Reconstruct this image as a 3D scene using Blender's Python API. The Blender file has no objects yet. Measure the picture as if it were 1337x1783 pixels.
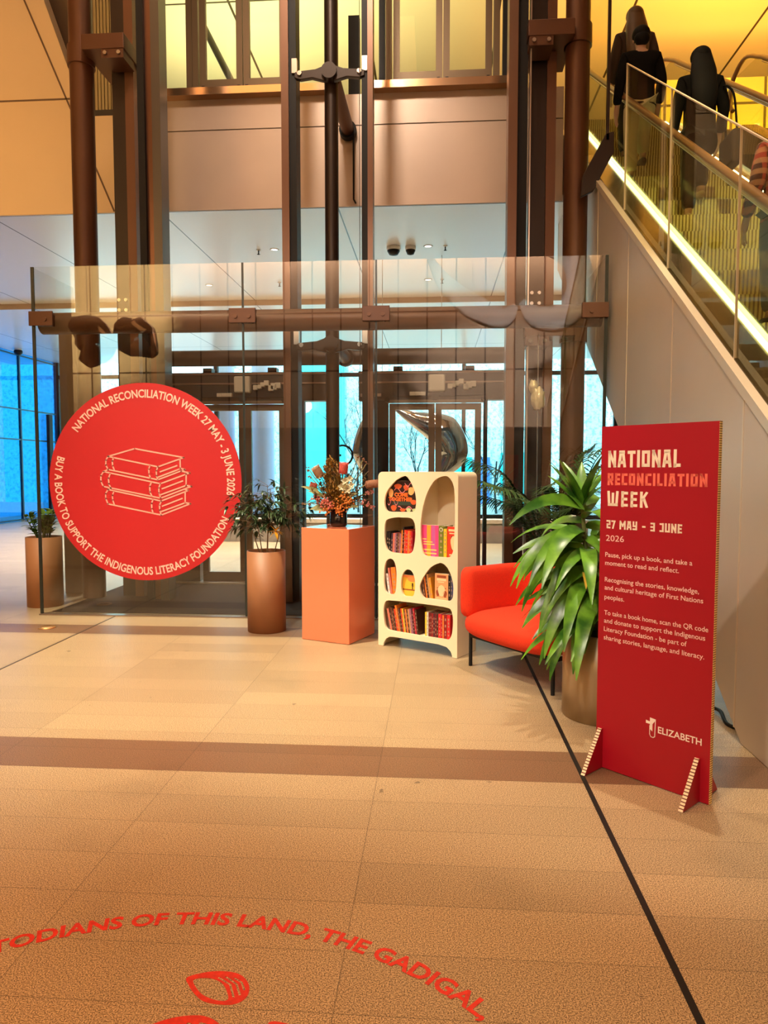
import bpy, math, random
from mathutils import Vector, Matrix, noise as mnoise

S = bpy.context.scene
COL = S.collection
PI = math.pi
R = math.radians
rnd = random.Random(7)

# ------------------------------------------------------------------ camera
cam_d = bpy.data.cameras.new('camera')
cam = bpy.data.objects.new('camera', cam_d)
COL.objects.link(cam)
cam.location = (0, 0, 1.58)
cam.rotation_euler = (R(90 - 3.4983), 0, R(4.0912))
cam_d.sensor_fit = 'HORIZONTAL'
cam_d.sensor_width = 36
cam_d.lens = 1235 / 1337 * 36
cam_d.clip_end = 200
S.camera = cam

# ------------------------------------------------------------------ look, world
S.view_settings.view_transform = 'Standard'
S.view_settings.look = 'None'
S.view_settings.gamma = 1
S.view_settings.exposure = 0.0
S.view_settings.use_curve_mapping = False
S.cycles.max_bounces = 10
S.cycles.transparent_max_bounces = 24
S.cycles.sample_clamp_indirect = 6
S.cycles.caustics_reflective = False
S.cycles.caustics_refractive = False

W = bpy.data.worlds.new('daylight')
S.world = W
W.use_nodes = True
bg = W.node_tree.nodes['Background']
bg.inputs[0].default_value = (0.42, 0.78, 1.0, 1)
bg.inputs[1].default_value = 5.0


def aim(loc, to):
    return (Vector(to) - Vector(loc)).to_track_quat('-Z', 'Y').to_euler()


def lamp(name, kind, loc, to, power, col, size=1.0, size_y=None, spot=60, blend=0.6):
    d = bpy.data.lights.new(name, kind)
    d.energy = power
    d.color = col
    if kind == 'AREA':
        d.size = size
        if size_y:
            d.shape = 'RECTANGLE'
            d.size_y = size_y
    else:
        d.shadow_soft_size = size
    if kind == 'SPOT':
        d.spot_size = R(spot)
        d.spot_blend = blend
    o = bpy.data.objects.new(name, d)
    o.location = loc
    o.rotation_euler = aim(loc, to)
    COL.objects.link(o)
    return o


WARM = (1.0, 0.78, 0.52)
# atrium ceiling lights, spots and added fills, light on the hall behind, lobby and upper floor
lamp('atrium_ceiling_light', 'AREA', (-1.5, 7.0, 11.6), (-1.5, 7.0, 0), 220, WARM, 6, 4)
lamp('atrium_ceiling_light_warm', 'AREA', (-3.5, 1.0, 11.6), (-3.5, 1.0, 0), 230, (1, 0.50, 0.18), 6, 4)
lamp('atrium_spot_amber', 'SPOT', (-6.0, -0.5, 9.5), (-2.3, 1.2, 0), 2900, (1, 0.38, 0.07), 0.4, spot=44, blend=1)
lamp('atrium_spot_floor', 'SPOT', (-5.0, 3.0, 10.5), (-2.3, 5.9, 0), 8600, (1, 0.88, 0.62), 0.25, spot=38, blend=0.9)
lamp('atrium_spot_display', 'SPOT', (-2.2, -3.5, 8.5), (-0.9, 6.6, 1.0), 2300, (1, 0.88, 0.72), 0.3, spot=38, blend=0.8)
lamp('atrium_spot_plant', 'SPOT', (1.62, 4.9, 11.4), (0.85, 4.7, 0.6), 2300, (1, 0.84, 0.62), 0.05, spot=24, blend=0.5)
lamp('escalator_fill', 'SPOT', (1.2, -1.5, 11.2), (2.7, 6.6, 3.6), 3200, (1, 0.88, 0.42), 0.2, spot=22, blend=0.8)  # added lamp to brighten the steps, no known fitting
lamp('atrium_spot_sign', 'SPOT', (-2.6, 6.9, 10.8), (1.1, 3.4, 0.4), 1500, (1, 0.76, 0.46), 0.06, spot=24, blend=0.7)
lamp('sign_front_fill', 'SPOT', (-3.2, -1.2, 8.8), (1.05, 3.55, 1.0), 1500, (1, 0.84, 0.68), 0.15, spot=19, blend=0.6)  # added lamp to lift the dim sign face and its lettering
lamp('fascia_fill', 'SPOT', (-1.4, 3.5, 10.5), (-1.4, 9.7, 5.7), 1500, (1, 0.80, 0.62), 0.4, spot=50, blend=1)  # added lamp to brighten the fascia, not a known fitting
lamp('atrium_spot_soffit', 'SPOT', (-7.5, 4.5, 5.2), (-6.2, 9.7, 7.2), 950, (1, 0.60, 0.22), 0.4, spot=75, blend=1)
lamp('hall_wall_light', 'AREA', (-1.5, -8.45, 9.0), (-1.5, -8.8, 6.4), 900, (1, 0.70, 0.52), 15, 0.3)
lamp('hall_wall_spot', 'SPOT', (-9.5, -4.8, 10.4), (-11.0, -9.0, 7.5), 24000, (1, 0.80, 0.38), 0.3, spot=56, blend=1)
for lx in (-7.5, -3.6, 0.2):
    for ly in (12.6, 15.2, 18.8):
        lamp('lobby_lamp', 'SPOT', (lx, ly, 4.92), (lx, ly, 0), 1250, (1, 0.93, 0.84), 0.12, spot=104, blend=0.5)
lamp('upper_lobby_fill', 'AREA', (-3.0, 12.6, 7.6), (-2.5, 13.2, 10), 330, (1, 0.90, 0.45), 6, 2)  # added upward lamp to wash the ceiling yellow, no cove is built
lamp('upper_landing_fill', 'AREA', (5.2, 13.0, 7.2), (4.6, 13.6, 10), 420, (1, 0.42, 0.06), 6, 2)  # added upward lamp to turn the landing ceiling orange, no cove is built

lamp('sun', 'SUN', (0, -10, 30), (4, 2, 18), 4.5, (1, 0.95, 0.88), 0.01)

# ------------------------------------------------------------------ materials
MATS = {}


def mat(name, col, rough=0.5, metal=0.0, spec=0.5, emit=None, estr=0.0, var=0.0, scale=8.0, bump=0.0, bscale=60.0, coat=0.0, sheen=0.0, detail=4):
    if name in MATS:
        return MATS[name]
    m = bpy.data.materials.new(name)
    m.use_nodes = True
    nt = m.node_tree
    b = nt.nodes['Principled BSDF']
    c = (col[0], col[1], col[2], 1)
    b.inputs['Base Color'].default_value = c
    b.inputs['Roughness'].default_value = rough
    b.inputs['Metallic'].default_value = metal
    b.inputs['Specular IOR Level'].default_value = spec
    if coat:
        b.inputs['Coat Weight'].default_value = coat
        b.inputs['Coat Roughness'].default_value = 0.08
    if sheen:
        b.inputs['Sheen Weight'].default_value = sheen
    if emit:
        b.inputs['Emission Color'].default_value = (*emit, 1)
        b.inputs['Emission Strength'].default_value = estr
    tc = nt.nodes.new('ShaderNodeTexCoord')
    if var:
        n = nt.nodes.new('ShaderNodeTexNoise')
        n.inputs['Scale'].default_value = scale
        n.inputs['Detail'].default_value = detail
        nt.links.new(tc.outputs['Object'], n.inputs['Vector'])
        r = nt.nodes.new('ShaderNodeMapRange')
        r.inputs[1].default_value = 0.3
        r.inputs[2].default_value = 0.7
        r.inputs[3].default_value = 1 - var
        r.inputs[4].default_value = 1 + var
        nt.links.new(n.outputs['Fac'], r.inputs[0])
        mx = nt.nodes.new('ShaderNodeVectorMath')
        mx.operation = 'SCALE'
        mx.inputs[0].default_value = col[:3]
        nt.links.new(r.outputs[0], mx.inputs['Scale'])
        nt.links.new(mx.outputs[0], b.inputs['Base Color'])
    if bump:
        n2 = nt.nodes.new('ShaderNodeTexNoise')
        n2.inputs['Scale'].default_value = bscale
        nt.links.new(tc.outputs['Object'], n2.inputs['Vector'])
        bp = nt.nodes.new('ShaderNodeBump')
        bp.inputs['Strength'].default_value = bump
        bp.inputs['Distance'].default_value = 0.01
        nt.links.new(n2.outputs['Fac'], bp.inputs['Height'])
        nt.links.new(bp.outputs[0], b.inputs['Normal'])
    MATS[name] = m
    return m


def srgb(r, g, b):
    f = lambda v: ((v / 255 + 0.055) / 1.055) ** 2.4 if v > 10 else v / 255 / 12.92
    return (f(r), f(g), f(b))


def glass_mat(name, tint=(0.97, 0.98, 0.96), ior=1.55, gain=1.6, rough=0.0):
    if name in MATS:
        return MATS[name]
    m = bpy.data.materials.new(name)
    m.use_nodes = True
    nt = m.node_tree
    nt.nodes.clear()
    out = nt.nodes.new('ShaderNodeOutputMaterial')
    tr = nt.nodes.new('ShaderNodeBsdfTransparent')
    tr.inputs[0].default_value = (*tint, 1)
    gl = nt.nodes.new('ShaderNodeBsdfGlossy')
    gl.inputs['Roughness'].default_value = rough
    fr = nt.nodes.new('ShaderNodeFresnel')
    fr.inputs['IOR'].default_value = ior
    geo = nt.nodes.new('ShaderNodeNewGeometry')
    inv = nt.nodes.new('ShaderNodeMath')
    inv.operation = 'SUBTRACT'
    inv.inputs[0].default_value = 1
    nt.links.new(geo.outputs['Backfacing'], inv.inputs[1])
    mu = nt.nodes.new('ShaderNodeMath')
    mu.operation = 'MULTIPLY'
    nt.links.new(fr.outputs[0], mu.inputs[0])
    nt.links.new(inv.outputs[0], mu.inputs[1])
    g = nt.nodes.new('ShaderNodeMath')
    g.operation = 'MULTIPLY'
    g.use_clamp = True
    g.inputs[1].default_value = gain
    nt.links.new(mu.outputs[0], g.inputs[0])
    mix = nt.nodes.new('ShaderNodeMixShader')
    nt.links.new(g.outputs[0], mix.inputs[0])
    nt.links.new(tr.outputs[0], mix.inputs[1])
    nt.links.new(gl.outputs[0], mix.inputs[2])
    nt.links.new(mix.outputs[0], out.inputs[0])
    MATS[name] = m
    return m


class N:
    """short-hand for wiring maths in a node tree"""
    def __init__(s, nt):
        s.nt = nt

    def inp(s, sock, v):
        if isinstance(v, (int, float)):
            sock.default_value = v
        elif isinstance(v, tuple):
            sock.default_value = v
        else:
            s.nt.links.new(v, sock)

    def m(s, op, a, b=0.0, c=0.0):
        n = s.nt.nodes.new('ShaderNodeMath')
        n.operation = op
        s.inp(n.inputs[0], a)
        s.inp(n.inputs[1], b)
        s.inp(n.inputs[2], c)
        return n.outputs[0]

    def mix(s, f, a, b):
        n = s.nt.nodes.new('ShaderNodeMix')
        n.data_type = 'RGBA'
        s.inp(n.inputs[0], f)
        s.inp(n.inputs[6], (*a, 1) if isinstance(a, tuple) and len(a) == 3 else a)
        s.inp(n.inputs[7], (*b, 1) if isinstance(b, tuple) and len(b) == 3 else b)
        return n.outputs[2]

    def noise(s, vec, scale, detail=3, rough=0.5):
        n = s.nt.nodes.new('ShaderNodeTexNoise')
        n.inputs['Scale'].default_value = scale
        n.inputs['Detail'].default_value = detail
        n.inputs['Roughness'].default_value = rough
        s.nt.links.new(vec, n.inputs['Vector'])
        return n.outputs['Fac']

    def rng(s, v, a, b, c=0.0, d=1.0):
        n = s.nt.nodes.new('ShaderNodeMapRange')
        s.inp(n.inputs[0], v)
        for i, x in enumerate((a, b, c, d)):
            n.inputs[i + 1].default_value = x
        return n.outputs[0]


def floor_material():
    m = bpy.data.materials.new('granite_paving')
    m.use_nodes = True
    nt = m.node_tree
    b = nt.nodes['Principled BSDF']
    n = N(nt)
    tc = nt.nodes.new('ShaderNodeTexCoord').outputs['Object']
    sp = nt.nodes.new('ShaderNodeSeparateXYZ')
    nt.links.new(tc, sp.inputs[0])
    x, y = sp.outputs[0], sp.outputs[1]
    # courses 0.265 m deep, slabs 1.05 m wide
    cy = n.m('DIVIDE', n.m('SUBTRACT', y, 3.54), 0.265)
    cx = n.m('DIVIDE', n.m('ADD', x, 1.34), 1.05)
    fy = n.m('FRACT', cy)
    fx = n.m('FRACT', cx)
    jy = n.m('LESS_THAN', n.m('MULTIPLY', fy, 0.265), 0.0035)
    jx = n.m('LESS_THAN', n.m('MULTIPLY', fx, 1.05), 0.004)
    joint = n.m('MAXIMUM', jx, jy)
    wn = nt.nodes.new('ShaderNodeTexWhiteNoise')
    wn.noise_dimensions = '2D'
    cb = nt.nodes.new('ShaderNodeCombineXYZ')
    nt.links.new(n.m('FLOOR', cx), cb.inputs[0])
    nt.links.new(n.m('FLOOR', cy), cb.inputs[1])
    nt.links.new(cb.outputs[0], wn.inputs[0])
    tone = n.rng(wn.outputs['Value'], 0, 1, 0.90, 1.06)
    grain = n.noise(tc, 230, 2, 0.6)
    grain2 = n.noise(tc, 120, 3, 0.7)
    g = n.rng(grain, 0.38, 0.62, 0.0, 1.0)
    g2 = n.rng(grain2, 0.3, 0.7, 0.86, 1.12)
    pale = n.mix(g, (0.105, 0.064, 0.031), (0.64, 0.475, 0.285))
    dark = n.mix(g, (0.070, 0.036, 0.019), (0.29, 0.165, 0.092))
    def band(a, c):
        return n.m('MULTIPLY', n.m('GREATER_THAN', y, a), n.m('LESS_THAN', y, c))
    bands = n.m('MAXIMUM', band(3.54, 3.935), band(6.50, 6.87))
    col = n.mix(bands, pale, dark)
    blot = n.rng(n.noise(tc, 1.1, 4, 0.6), 0.55, 0.72, 1.0, 0.82)
    spots = n.rng(n.noise(tc, 9.0, 2, 0.5), 0.735, 0.765, 1.0, 0.45)
    k = n.m('MULTIPLY', n.m('MULTIPLY', tone, g2), n.m('MULTIPLY', blot, spots))
    k = n.m('MULTIPLY', k, n.m('SUBTRACT', 1.0, n.m('MULTIPLY', joint, 0.42)))
    vm = nt.nodes.new('ShaderNodeVectorMath')
    vm.operation = 'SCALE'
    nt.links.new(col, vm.inputs[0])
    nt.links.new(k, vm.inputs['Scale'])
    nt.links.new(vm.outputs[0], b.inputs['Base Color'])
    b.inputs['Roughness'].default_value = 0.42
    b.inputs['Specular IOR Level'].default_value = 0.35
    bp = nt.nodes.new('ShaderNodeBump')
    bp.inputs['Strength'].default_value = 0.05
    bp.inputs['Distance'].default_value = 0.001
    nt.links.new(grain, bp.inputs['Height'])
    nt.links.new(bp.outputs[0], b.inputs['Normal'])
    return m


def grid_panel_material(name, base, line, px_, pz, off=(0, 0), w=0.02, rough=0.6, emit=0.0, axes=(0, 2)):
    """panels with thin joint lines, in object coordinates"""
    m = bpy.data.materials.new(name)
    m.use_nodes = True
    nt = m.node_tree
    b = nt.nodes['Principled BSDF']
    n = N(nt)
    tc = nt.nodes.new('ShaderNodeTexCoord').outputs['Object']
    sp = nt.nodes.new('ShaderNodeSeparateXYZ')
    nt.links.new(tc, sp.inputs[0])
    a, c = sp.outputs[axes[0]], sp.outputs[axes[1]]
    ja = n.m('LESS_THAN', n.m('MULTIPLY', n.m('FRACT', n.m('DIVIDE', n.m('SUBTRACT', a, off[0]), px_)), px_), w)
    jc = n.m('LESS_THAN', n.m('MULTIPLY', n.m('FRACT', n.m('DIVIDE', n.m('SUBTRACT', c, off[1]), pz)), pz), w)
    col = n.mix(n.m('MAXIMUM', ja, jc), base, line)
    nt.links.new(col, b.inputs['Base Color'])
    b.inputs['Roughness'].default_value = rough
    if emit:
        nt.links.new(col, b.inputs['Emission Color'])
        b.inputs['Emission Strength'].default_value = emit
    return m


def stripe_material(name, a, c, period, duty, axis, rough=0.4, metal=0.0):
    m = bpy.data.materials.new(name)
    m.use_nodes = True
    nt = m.node_tree
    b = nt.nodes['Principled BSDF']
    n = N(nt)
    tc = nt.nodes.new('ShaderNodeTexCoord').outputs['Object']
    sp = nt.nodes.new('ShaderNodeSeparateXYZ')
    nt.links.new(tc, sp.inputs[0])
    f = n.m('LESS_THAN', n.m('FRACT', n.m('DIVIDE', sp.outputs[axis], period)), duty)
    nt.links.new(n.mix(f, a, c), b.inputs['Base Color'])
    b.inputs['Roughness'].default_value = rough
    b.inputs['Metallic'].default_value = metal
    return m


def check_material(name, cols, size):
    """woven plaid: two crossing sets of bands"""
    m = bpy.data.materials.new(name)
    m.use_nodes = True
    nt = m.node_tree
    b = nt.nodes['Principled BSDF']
    n = N(nt)
    tc = nt.nodes.new('ShaderNodeTexCoord').outputs['Object']
    sp = nt.nodes.new('ShaderNodeSeparateXYZ')
    nt.links.new(tc, sp.inputs[0])
    fx = n.m('LESS_THAN', n.m('FRACT', n.m('DIVIDE', n.m('ADD', sp.outputs[0], sp.outputs[1]), size)), 0.5)
    fz = n.m('LESS_THAN', n.m('FRACT', n.m('DIVIDE', sp.outputs[2], size)), 0.5)
    c1 = n.mix(fx, cols[0], cols[1])
    c2 = n.mix(n.m('MULTIPLY', fz, 0.6), c1, cols[2])
    nt.links.new(c2, b.inputs['Base Color'])
    b.inputs['Roughness'].default_value = 0.9
    return m


# ------------------------------------------------------------------ geometry helpers
class MB:
    def __init__(s):
        s.v, s.f, s.m, s.s = [], [], [], []

    def add(s, vs, fs, m=0, smooth=False):
        o = len(s.v)
        s.v += [tuple(p) for p in vs]
        for f in fs:
            s.f.append([i + o for i in f])
            s.m.append(m)
            s.s.append(smooth)
        return s

    def box(s, x0, x1, y0, y1, z0, z1, m=0):
        vs = [(x0, y0, z0), (x1, y0, z0), (x1, y1, z0), (x0, y1, z0), (x0, y0, z1), (x1, y0, z1), (x1, y1, z1), (x0, y1, z1)]
        return s.add(vs, [(0, 3, 2, 1), (4, 5, 6, 7), (0, 1, 5, 4), (1, 2, 6, 5), (2, 3, 7, 6), (3, 0, 4, 7)], m)

    def hexa(s, p, m=0):
        return s.add(p, [(0, 3, 2, 1), (4, 5, 6, 7), (0, 1, 5, 4), (1, 2, 6, 5), (2, 3, 7, 6), (3, 0, 4, 7)], m)

    def prism(s, poly, a, b, axis='y', m=0, smooth=False):
        """poly of (u,v) extruded from a to b along axis"""
        def P(u, v, t):
            return {'x': (t, u, v), 'y': (u, t, v), 'z': (u, v, t)}[axis]
        k = len(poly)
        vs = [P(u, v, a) for u, v in poly] + [P(u, v, b) for u, v in poly]
        fs = [tuple(range(k)), tuple(range(2 * k - 1, k - 1, -1))]
        s.add(vs, fs, m)
        return s.add(vs, [(i, k + i, k + (i + 1) % k, (i + 1) % k) for i in range(k)], m, smooth)

    def tube(s, pts, r, n=12, m=0, cap=True, flat=None, smooth=True):
        """tube through pts; r one radius or one per point; flat squashes along a direction: (axis vector, factor)"""
        pts = [Vector(p) for p in pts]
        k = len(pts)
        rs = r if isinstance(r, (list, tuple)) else [r] * k
        vs = []
        up = None
        for i, p in enumerate(pts):
            t = (pts[min(i + 1, k - 1)] - pts[max(i - 1, 0)])
            t = t.normalized() if t.length > 1e-9 else Vector((0, 0, 1))
            if up is None:
                up = t.orthogonal().normalized()
            else:
                up = (up - t * up.dot(t))
                up = up.normalized() if up.length > 1e-6 else t.orthogonal().normalized()
            sd = t.cross(up)
            for j in range(n):
                a = 2 * PI * j / n
                d = (up * math.cos(a) + sd * math.sin(a)) * rs[i]
                if flat:
                    ax = Vector(flat[0])
                    d -= ax * d.dot(ax) * (1 - flat[1])
                vs.append(p + d)
        fs = [(i * n + j, i * n + (j + 1) % n, (i + 1) * n + (j + 1) % n, (i + 1) * n + j) for i in range(k - 1) for j in range(n)]
        s.add(vs, fs, m, smooth)
        if cap:
            s.add(vs[:n], [tuple(range(n - 1, -1, -1))], m)
            s.add(vs[-n:], [tuple(range(n))], m)
        return s

    def cyl(s, x, y, z0, z1, r, n=32, m=0, cap=True):
        return s.tube([(x, y, z0), (x, y, z1)], r, n, m, cap)

    def lathe(s, prof, n=32, x=0, y=0, m=0):
        vs = [(x + r * math.cos(2 * PI * j / n), y + r * math.sin(2 * PI * j / n), z) for r, z in prof for j in range(n)]
        k = len(prof)
        return s.add(vs, [(i * n + j, i * n + (j + 1) % n, (i + 1) * n + (j + 1) % n, (i + 1) * n + j) for i in range(k - 1) for j in range(n)], m, True)

    def ball(s, c, r, nu=12, nv=8, m=0, rot=None, fn=None):
        rx, ry, rz = r if isinstance(r, (tuple, list)) else (r, r, r)
        vs = []
        for i in range(nv + 1):
            th = PI * i / nv
            for j in range(nu):
                ph = 2 * PI * j / nu
                d = Vector((math.sin(th) * math.cos(ph), math.sin(th) * math.sin(ph), math.cos(th)))
                k = fn(d) if fn else 1.0
                p = Vector((d.x * rx * k, d.y * ry * k, d.z * rz * k))
                if rot:
                    p.rotate(rot)
                vs.append(p + Vector(c))
        return s.add(vs, [(i * nu + j, (i + 1) * nu + j, (i + 1) * nu + (j + 1) % nu, i * nu + (j + 1) % nu) for i in range(nv) for j in range(nu)], m, True)

    def rot(s, ang, axis='Z', c=(0, 0, 0)):
        M = Matrix.Translation(c) @ Matrix.Rotation(ang, 4, axis) @ Matrix.Translation([-k for k in c])
        s.v = [tuple(M @ Vector(p)) for p in s.v]
        return s

    def move(s, d):
        s.v = [(p[0] + d[0], p[1] + d[1], p[2] + d[2]) for p in s.v]
        return s

    def map(s, fn):
        s.v = [tuple(fn(*p)) for p in s.v]
        return s

    def join(s, o, m=None):
        k = len(s.v)
        s.v += o.v
        s.f += [[i + k for i in f] for f in o.f]
        s.m += o.m if m is None else [m] * len(o.m)
        s.s += o.s
        return s

    def build(s, name, mats, parent=None, world=False, bevel=0.0, sub=0, seg=2, weld=False):
        me = bpy.data.meshes.new(name)
        vs = s.v
        if world and parent is not None:
            l = parent.location
            vs = [(p[0] - l.x, p[1] - l.y, p[2] - l.z) for p in vs]
        me.from_pydata(vs, [], s.f)
        for mm in (mats if isinstance(mats, (list, tuple)) else [mats]):
            me.materials.append(mm)
        me.polygons.foreach_set('material_index', s.m)
        me.polygons.foreach_set('use_smooth', s.s)
        me.update()
        o = bpy.data.objects.new(name, me)
        COL.objects.link(o)
        if parent is not None:
            o.parent = parent
        if weld or bevel or sub:
            w = o.modifiers.new('weld', 'WELD')
            w.merge_threshold = 1e-5
        if bevel:
            b = o.modifiers.new('bevel', 'BEVEL')
            b.width = bevel
            b.segments = seg
            b.limit_method = 'ANGLE'
            b.angle_limit = R(40)
        if sub:
            d = o.modifiers.new('subdivision', 'SUBSURF')
            d.levels = d.render_levels = sub
        return o


def tag(o, label, cat, group=None):
    o['label'] = label
    o['category'] = cat
    if group:
        o['group'] = group
    return o


def thing(name, label, cat, loc=(0, 0, 0), rz=0.0, group=None):
    o = bpy.data.objects.new(name, None)
    o.empty_display_size = 0.1
    o.location = loc
    o.rotation_euler = (0, 0, rz)
    COL.objects.link(o)
    return tag(o, label, cat, group)


def struct(mb, name, mats, **k):
    o = mb.build(name, mats, **k)
    o['kind'] = 'structure'
    return o


def dup(root, loc=None, rz=None, label=None):
    def cp(o, par):
        c = o.copy()
        COL.objects.link(c)
        if par is not None:
            c.parent = par
        for ch in [x for x in CHILD.get(o.name, [])]:
            cp(ch, c)
        return c
    CHILD = {}
    for o in COL.objects:
        if o.parent is not None:
            CHILD.setdefault(o.parent.name, []).append(o)
    c = cp(root, None)
    if loc is not None:
        c.location = loc
    if rz is not None:
        c.rotation_euler = (0, 0, rz)
    if label:
        c['label'] = label
    return c


def smooth_loop(pts, per=6):
    """closed Catmull-Rom through pts"""
    k = len(pts)
    out = []
    for i in range(k):
        p0, p1, p2, p3 = pts[i - 1], pts[i], pts[(i + 1) % k], pts[(i + 2) % k]
        for j in range(per):
            t = j / per
            out.append(tuple(0.5 * (2 * p1[a] + (p2[a] - p0[a]) * t + (2 * p0[a] - 5 * p1[a] + 4 * p2[a] - p3[a]) * t * t + (3 * p1[a] - p0[a] - 3 * p2[a] + p3[a]) * t ** 3) for a in (0, 1)))
    return out


def smooth_path(pts, per=6):
    P = [Vector(p) for p in pts]
    P = [P[0] * 2 - P[1]] + P + [P[-1] * 2 - P[-2]]
    out = []
    for i in range(1, len(P) - 2):
        for j in range(per):
            t = j / per
            p0, p1, p2, p3 = P[i - 1], P[i], P[i + 1], P[i + 2]
            out.append(0.5 * (2 * p1 + (p2 - p0) * t + (2 * p0 - 5 * p1 + 4 * p2 - p3) * t * t + (3 * p1 - p0 - 3 * p2 + p3) * t ** 3))
    out.append(P[-2])
    return out


def curve_geo(cu):
    o = bpy.data.objects.new('tmp', cu)
    COL.objects.link(o)
    dg = bpy.context.evaluated_depsgraph_get()
    dg.update()
    ev = o.evaluated_get(dg)
    me = ev.to_mesh()
    vs = [tuple(v.co) for v in me.vertices]
    fs = [tuple(p.vertices) for p in me.polygons]
    ev.to_mesh_clear()
    bpy.data.objects.remove(o)
    bpy.data.curves.remove(cu)
    return vs, fs


def fill_shape(loops, thick):
    """flat sheet with holes, thickness centred on z=0"""
    cu = bpy.data.curves.new('tmp', 'CURVE')
    cu.dimensions = '2D'
    cu.fill_mode = 'BOTH'
    cu.extrude = thick / 2
    for lp in loops:
        sp = cu.splines.new('POLY')
        sp.points.add(len(lp) - 1)
        for i, p in enumerate(lp):
            sp.points[i].co = (p[0], p[1], 0, 1)
        sp.use_cyclic_u = True
    return curve_geo(cu)


_TC = {}


def text_geo(s, bold=0.0, spacing=1.0):
    """flat lettering, cap height 1, from the built-in font"""
    key = (s, bold, spacing)
    if key not in _TC:
        cu = bpy.data.curves.new('tmp', 'FONT')
        cu.body = s
        cu.offset = bold
        cu.space_character = spacing
        cu.resolution_u = 3
        cu.fill_mode = 'FRONT'
        _TC[key] = curve_geo(cu)
    vs, fs = _TC[key]
    if 'H' not in _TC:
        cu = bpy.data.curves.new('tmp', 'FONT')
        cu.body = 'H'
        hv, _ = curve_geo(cu)
        _TC['H'] = max(v[1] for v in hv)
    k = 1 / _TC['H']
    x0 = min(v[0] for v in vs)
    vs = [((v[0] - x0) * k, v[1] * k) for v in vs]
    return vs, fs, max(v[0] for v in vs)


def text_line(mb, s, fn, h, width=None, m=0, bold=0.0):
    """lettering of cap height h (and total width) through fn(u, v) -> point"""
    vs, fs, w = text_geo(s, bold)
    kx = (width / w) if width else h
    return mb.add([fn(v[0] * kx, v[1] * h) for v in vs], fs, m)


def stroke(mb, pts, w, fn, closed=False, m=0):
    """flat line of width w along 2D pts with square joints"""
    pts = list(pts)
    if closed:
        pts.append(pts[0])
    for (x0, y0), (x1, y1) in zip(pts, pts[1:]):
        dx, dy = x1 - x0, y1 - y0
        L = math.hypot(dx, dy) or 1e-9
        dx, dy = dx / L * w / 2, dy / L * w / 2
        q = [(x0 - dx - dy, y0 - dy + dx), (x0 - dx + dy, y0 - dy - dx), (x1 + dx + dy, y1 + dy - dx), (x1 + dx - dy, y1 + dy + dx)]
        mb.add([fn(*p) for p in q], [(0, 1, 2, 3)], m)
    return mb

# ------------------------------------------------------------------ shared materials
M_floor = floor_material()
M_black = mat('black_metal', (0.010, 0.009, 0.009), 0.5, spec=0.25)
M_blackm = mat('black_matt', (0.01, 0.009, 0.009), 0.8)
M_bronze = mat('bronze_paint', (0.115, 0.045, 0.021), 0.42, 0.3, var=0.06, scale=3)
M_bronzed = mat('dark_bronze', (0.030, 0.016, 0.010), 0.4, 0.35)
M_rail = mat('rail_brown', (0.17, 0.088, 0.055), 0.35, 0.5)
M_steel = mat('steel', (0.55, 0.5, 0.45), 0.28, 1.0)
M_frame = mat('door_frame_bronze', (0.19, 0.135, 0.092), 0.35, 0.6)
M_frame_up = mat('upper_frame_bronze', (0.15, 0.098, 0.052), 0.4, 0.4)
M_glass = glass_mat('clear_glass', gain=3.0)
M_glass_d = glass_mat('door_glass', (0.94, 0.97, 0.97), gain=0.9)
M_glass_e = glass_mat('escalator_glass', (0.93, 0.93, 0.82), gain=0.9)
M_glass_b = glass_mat('blue_glass', (0.10, 0.36, 0.62), gain=1.0)
M_seal = mat('glass_edge_dark', (0.018, 0.022, 0.018), 0.3)
M_cream = mat('cream_print', (0.92, 0.80, 0.64), 0.6)

# ------------------------------------------------------------------ setting
struct(MB().box(-14, 9, -9, 23.0, -0.2, 0), 'floor', M_floor)
struct(MB().box(0.752, 0.776, -2.0, 7.3, 0.0, 0.0015), 'trim_1', M_black)
struct(MB().box(-3.421, -3.402, 2.0, 7.32, 0.0, 0.0015), 'trim_2', mat('slot_brown', (0.06, 0.04, 0.025), 0.5))
struct(MB().box(-4.2, 1.66, 7.46, 9.45, 0.0, 0.004), 'floor_shaft', mat('shaft_floor', (0.022, 0.012, 0.008), 0.8, spec=0.1, var=0.2, scale=3))
struct(MB().box(-4.26, 1.72, 7.30, 7.38, 0.0, 0.012), 'trim_3', mat('sill_metal', (0.28, 0.2, 0.15), 0.3, 0.7))
struct(MB().box(-3.75, 0.95, 9.5, 9.95, 0.0, 0.012), 'trim_4', mat('threshold_metal', (0.6, 0.5, 0.42), 0.3, 0.8))
struct(MB().box(-40, 34, 23.0, 60, -0.25, -0.03), 'ground_outside', mat('outside_paving', (0.55, 0.55, 0.52), 0.8))

# hall behind the photographer: a warm lit upper wall over dark shop fronts
struct(MB().box(-12.35, 9.2, -9.2, -9.0, 2.9, 12), 'wall_rear', grid_panel_material('hall_wall_panels', (0.74, 0.56, 0.40), (0.14, 0.08, 0.05), 0.95, 1.9, (-11.7, 2.9), 0.05))
struct(MB().box(-14.2, 9.2, -9.3, -9.05, 0, 2.9), 'wall_rear_shopfronts', mat('dark_shopfront', (0.06, 0.035, 0.022), 0.35))
struct(MB().box(-14.2, -12.35, -9.2, -9.0, 2.9, 12), 'wall_rear_dark', mat('dark_shopfront', (0.06, 0.035, 0.022), 0.35))
struct(MB().box(-14.2, -14, -9, 17.8, 0, 12), 'wall_left', mat('hall_side_wall', (0.42, 0.31, 0.21), 0.7))
struct(MB().box(9, 9.2, -9, 22, 0, 12), 'wall_right', mat('hall_side_wall', (0.42, 0.31, 0.21), 0.7))
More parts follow.
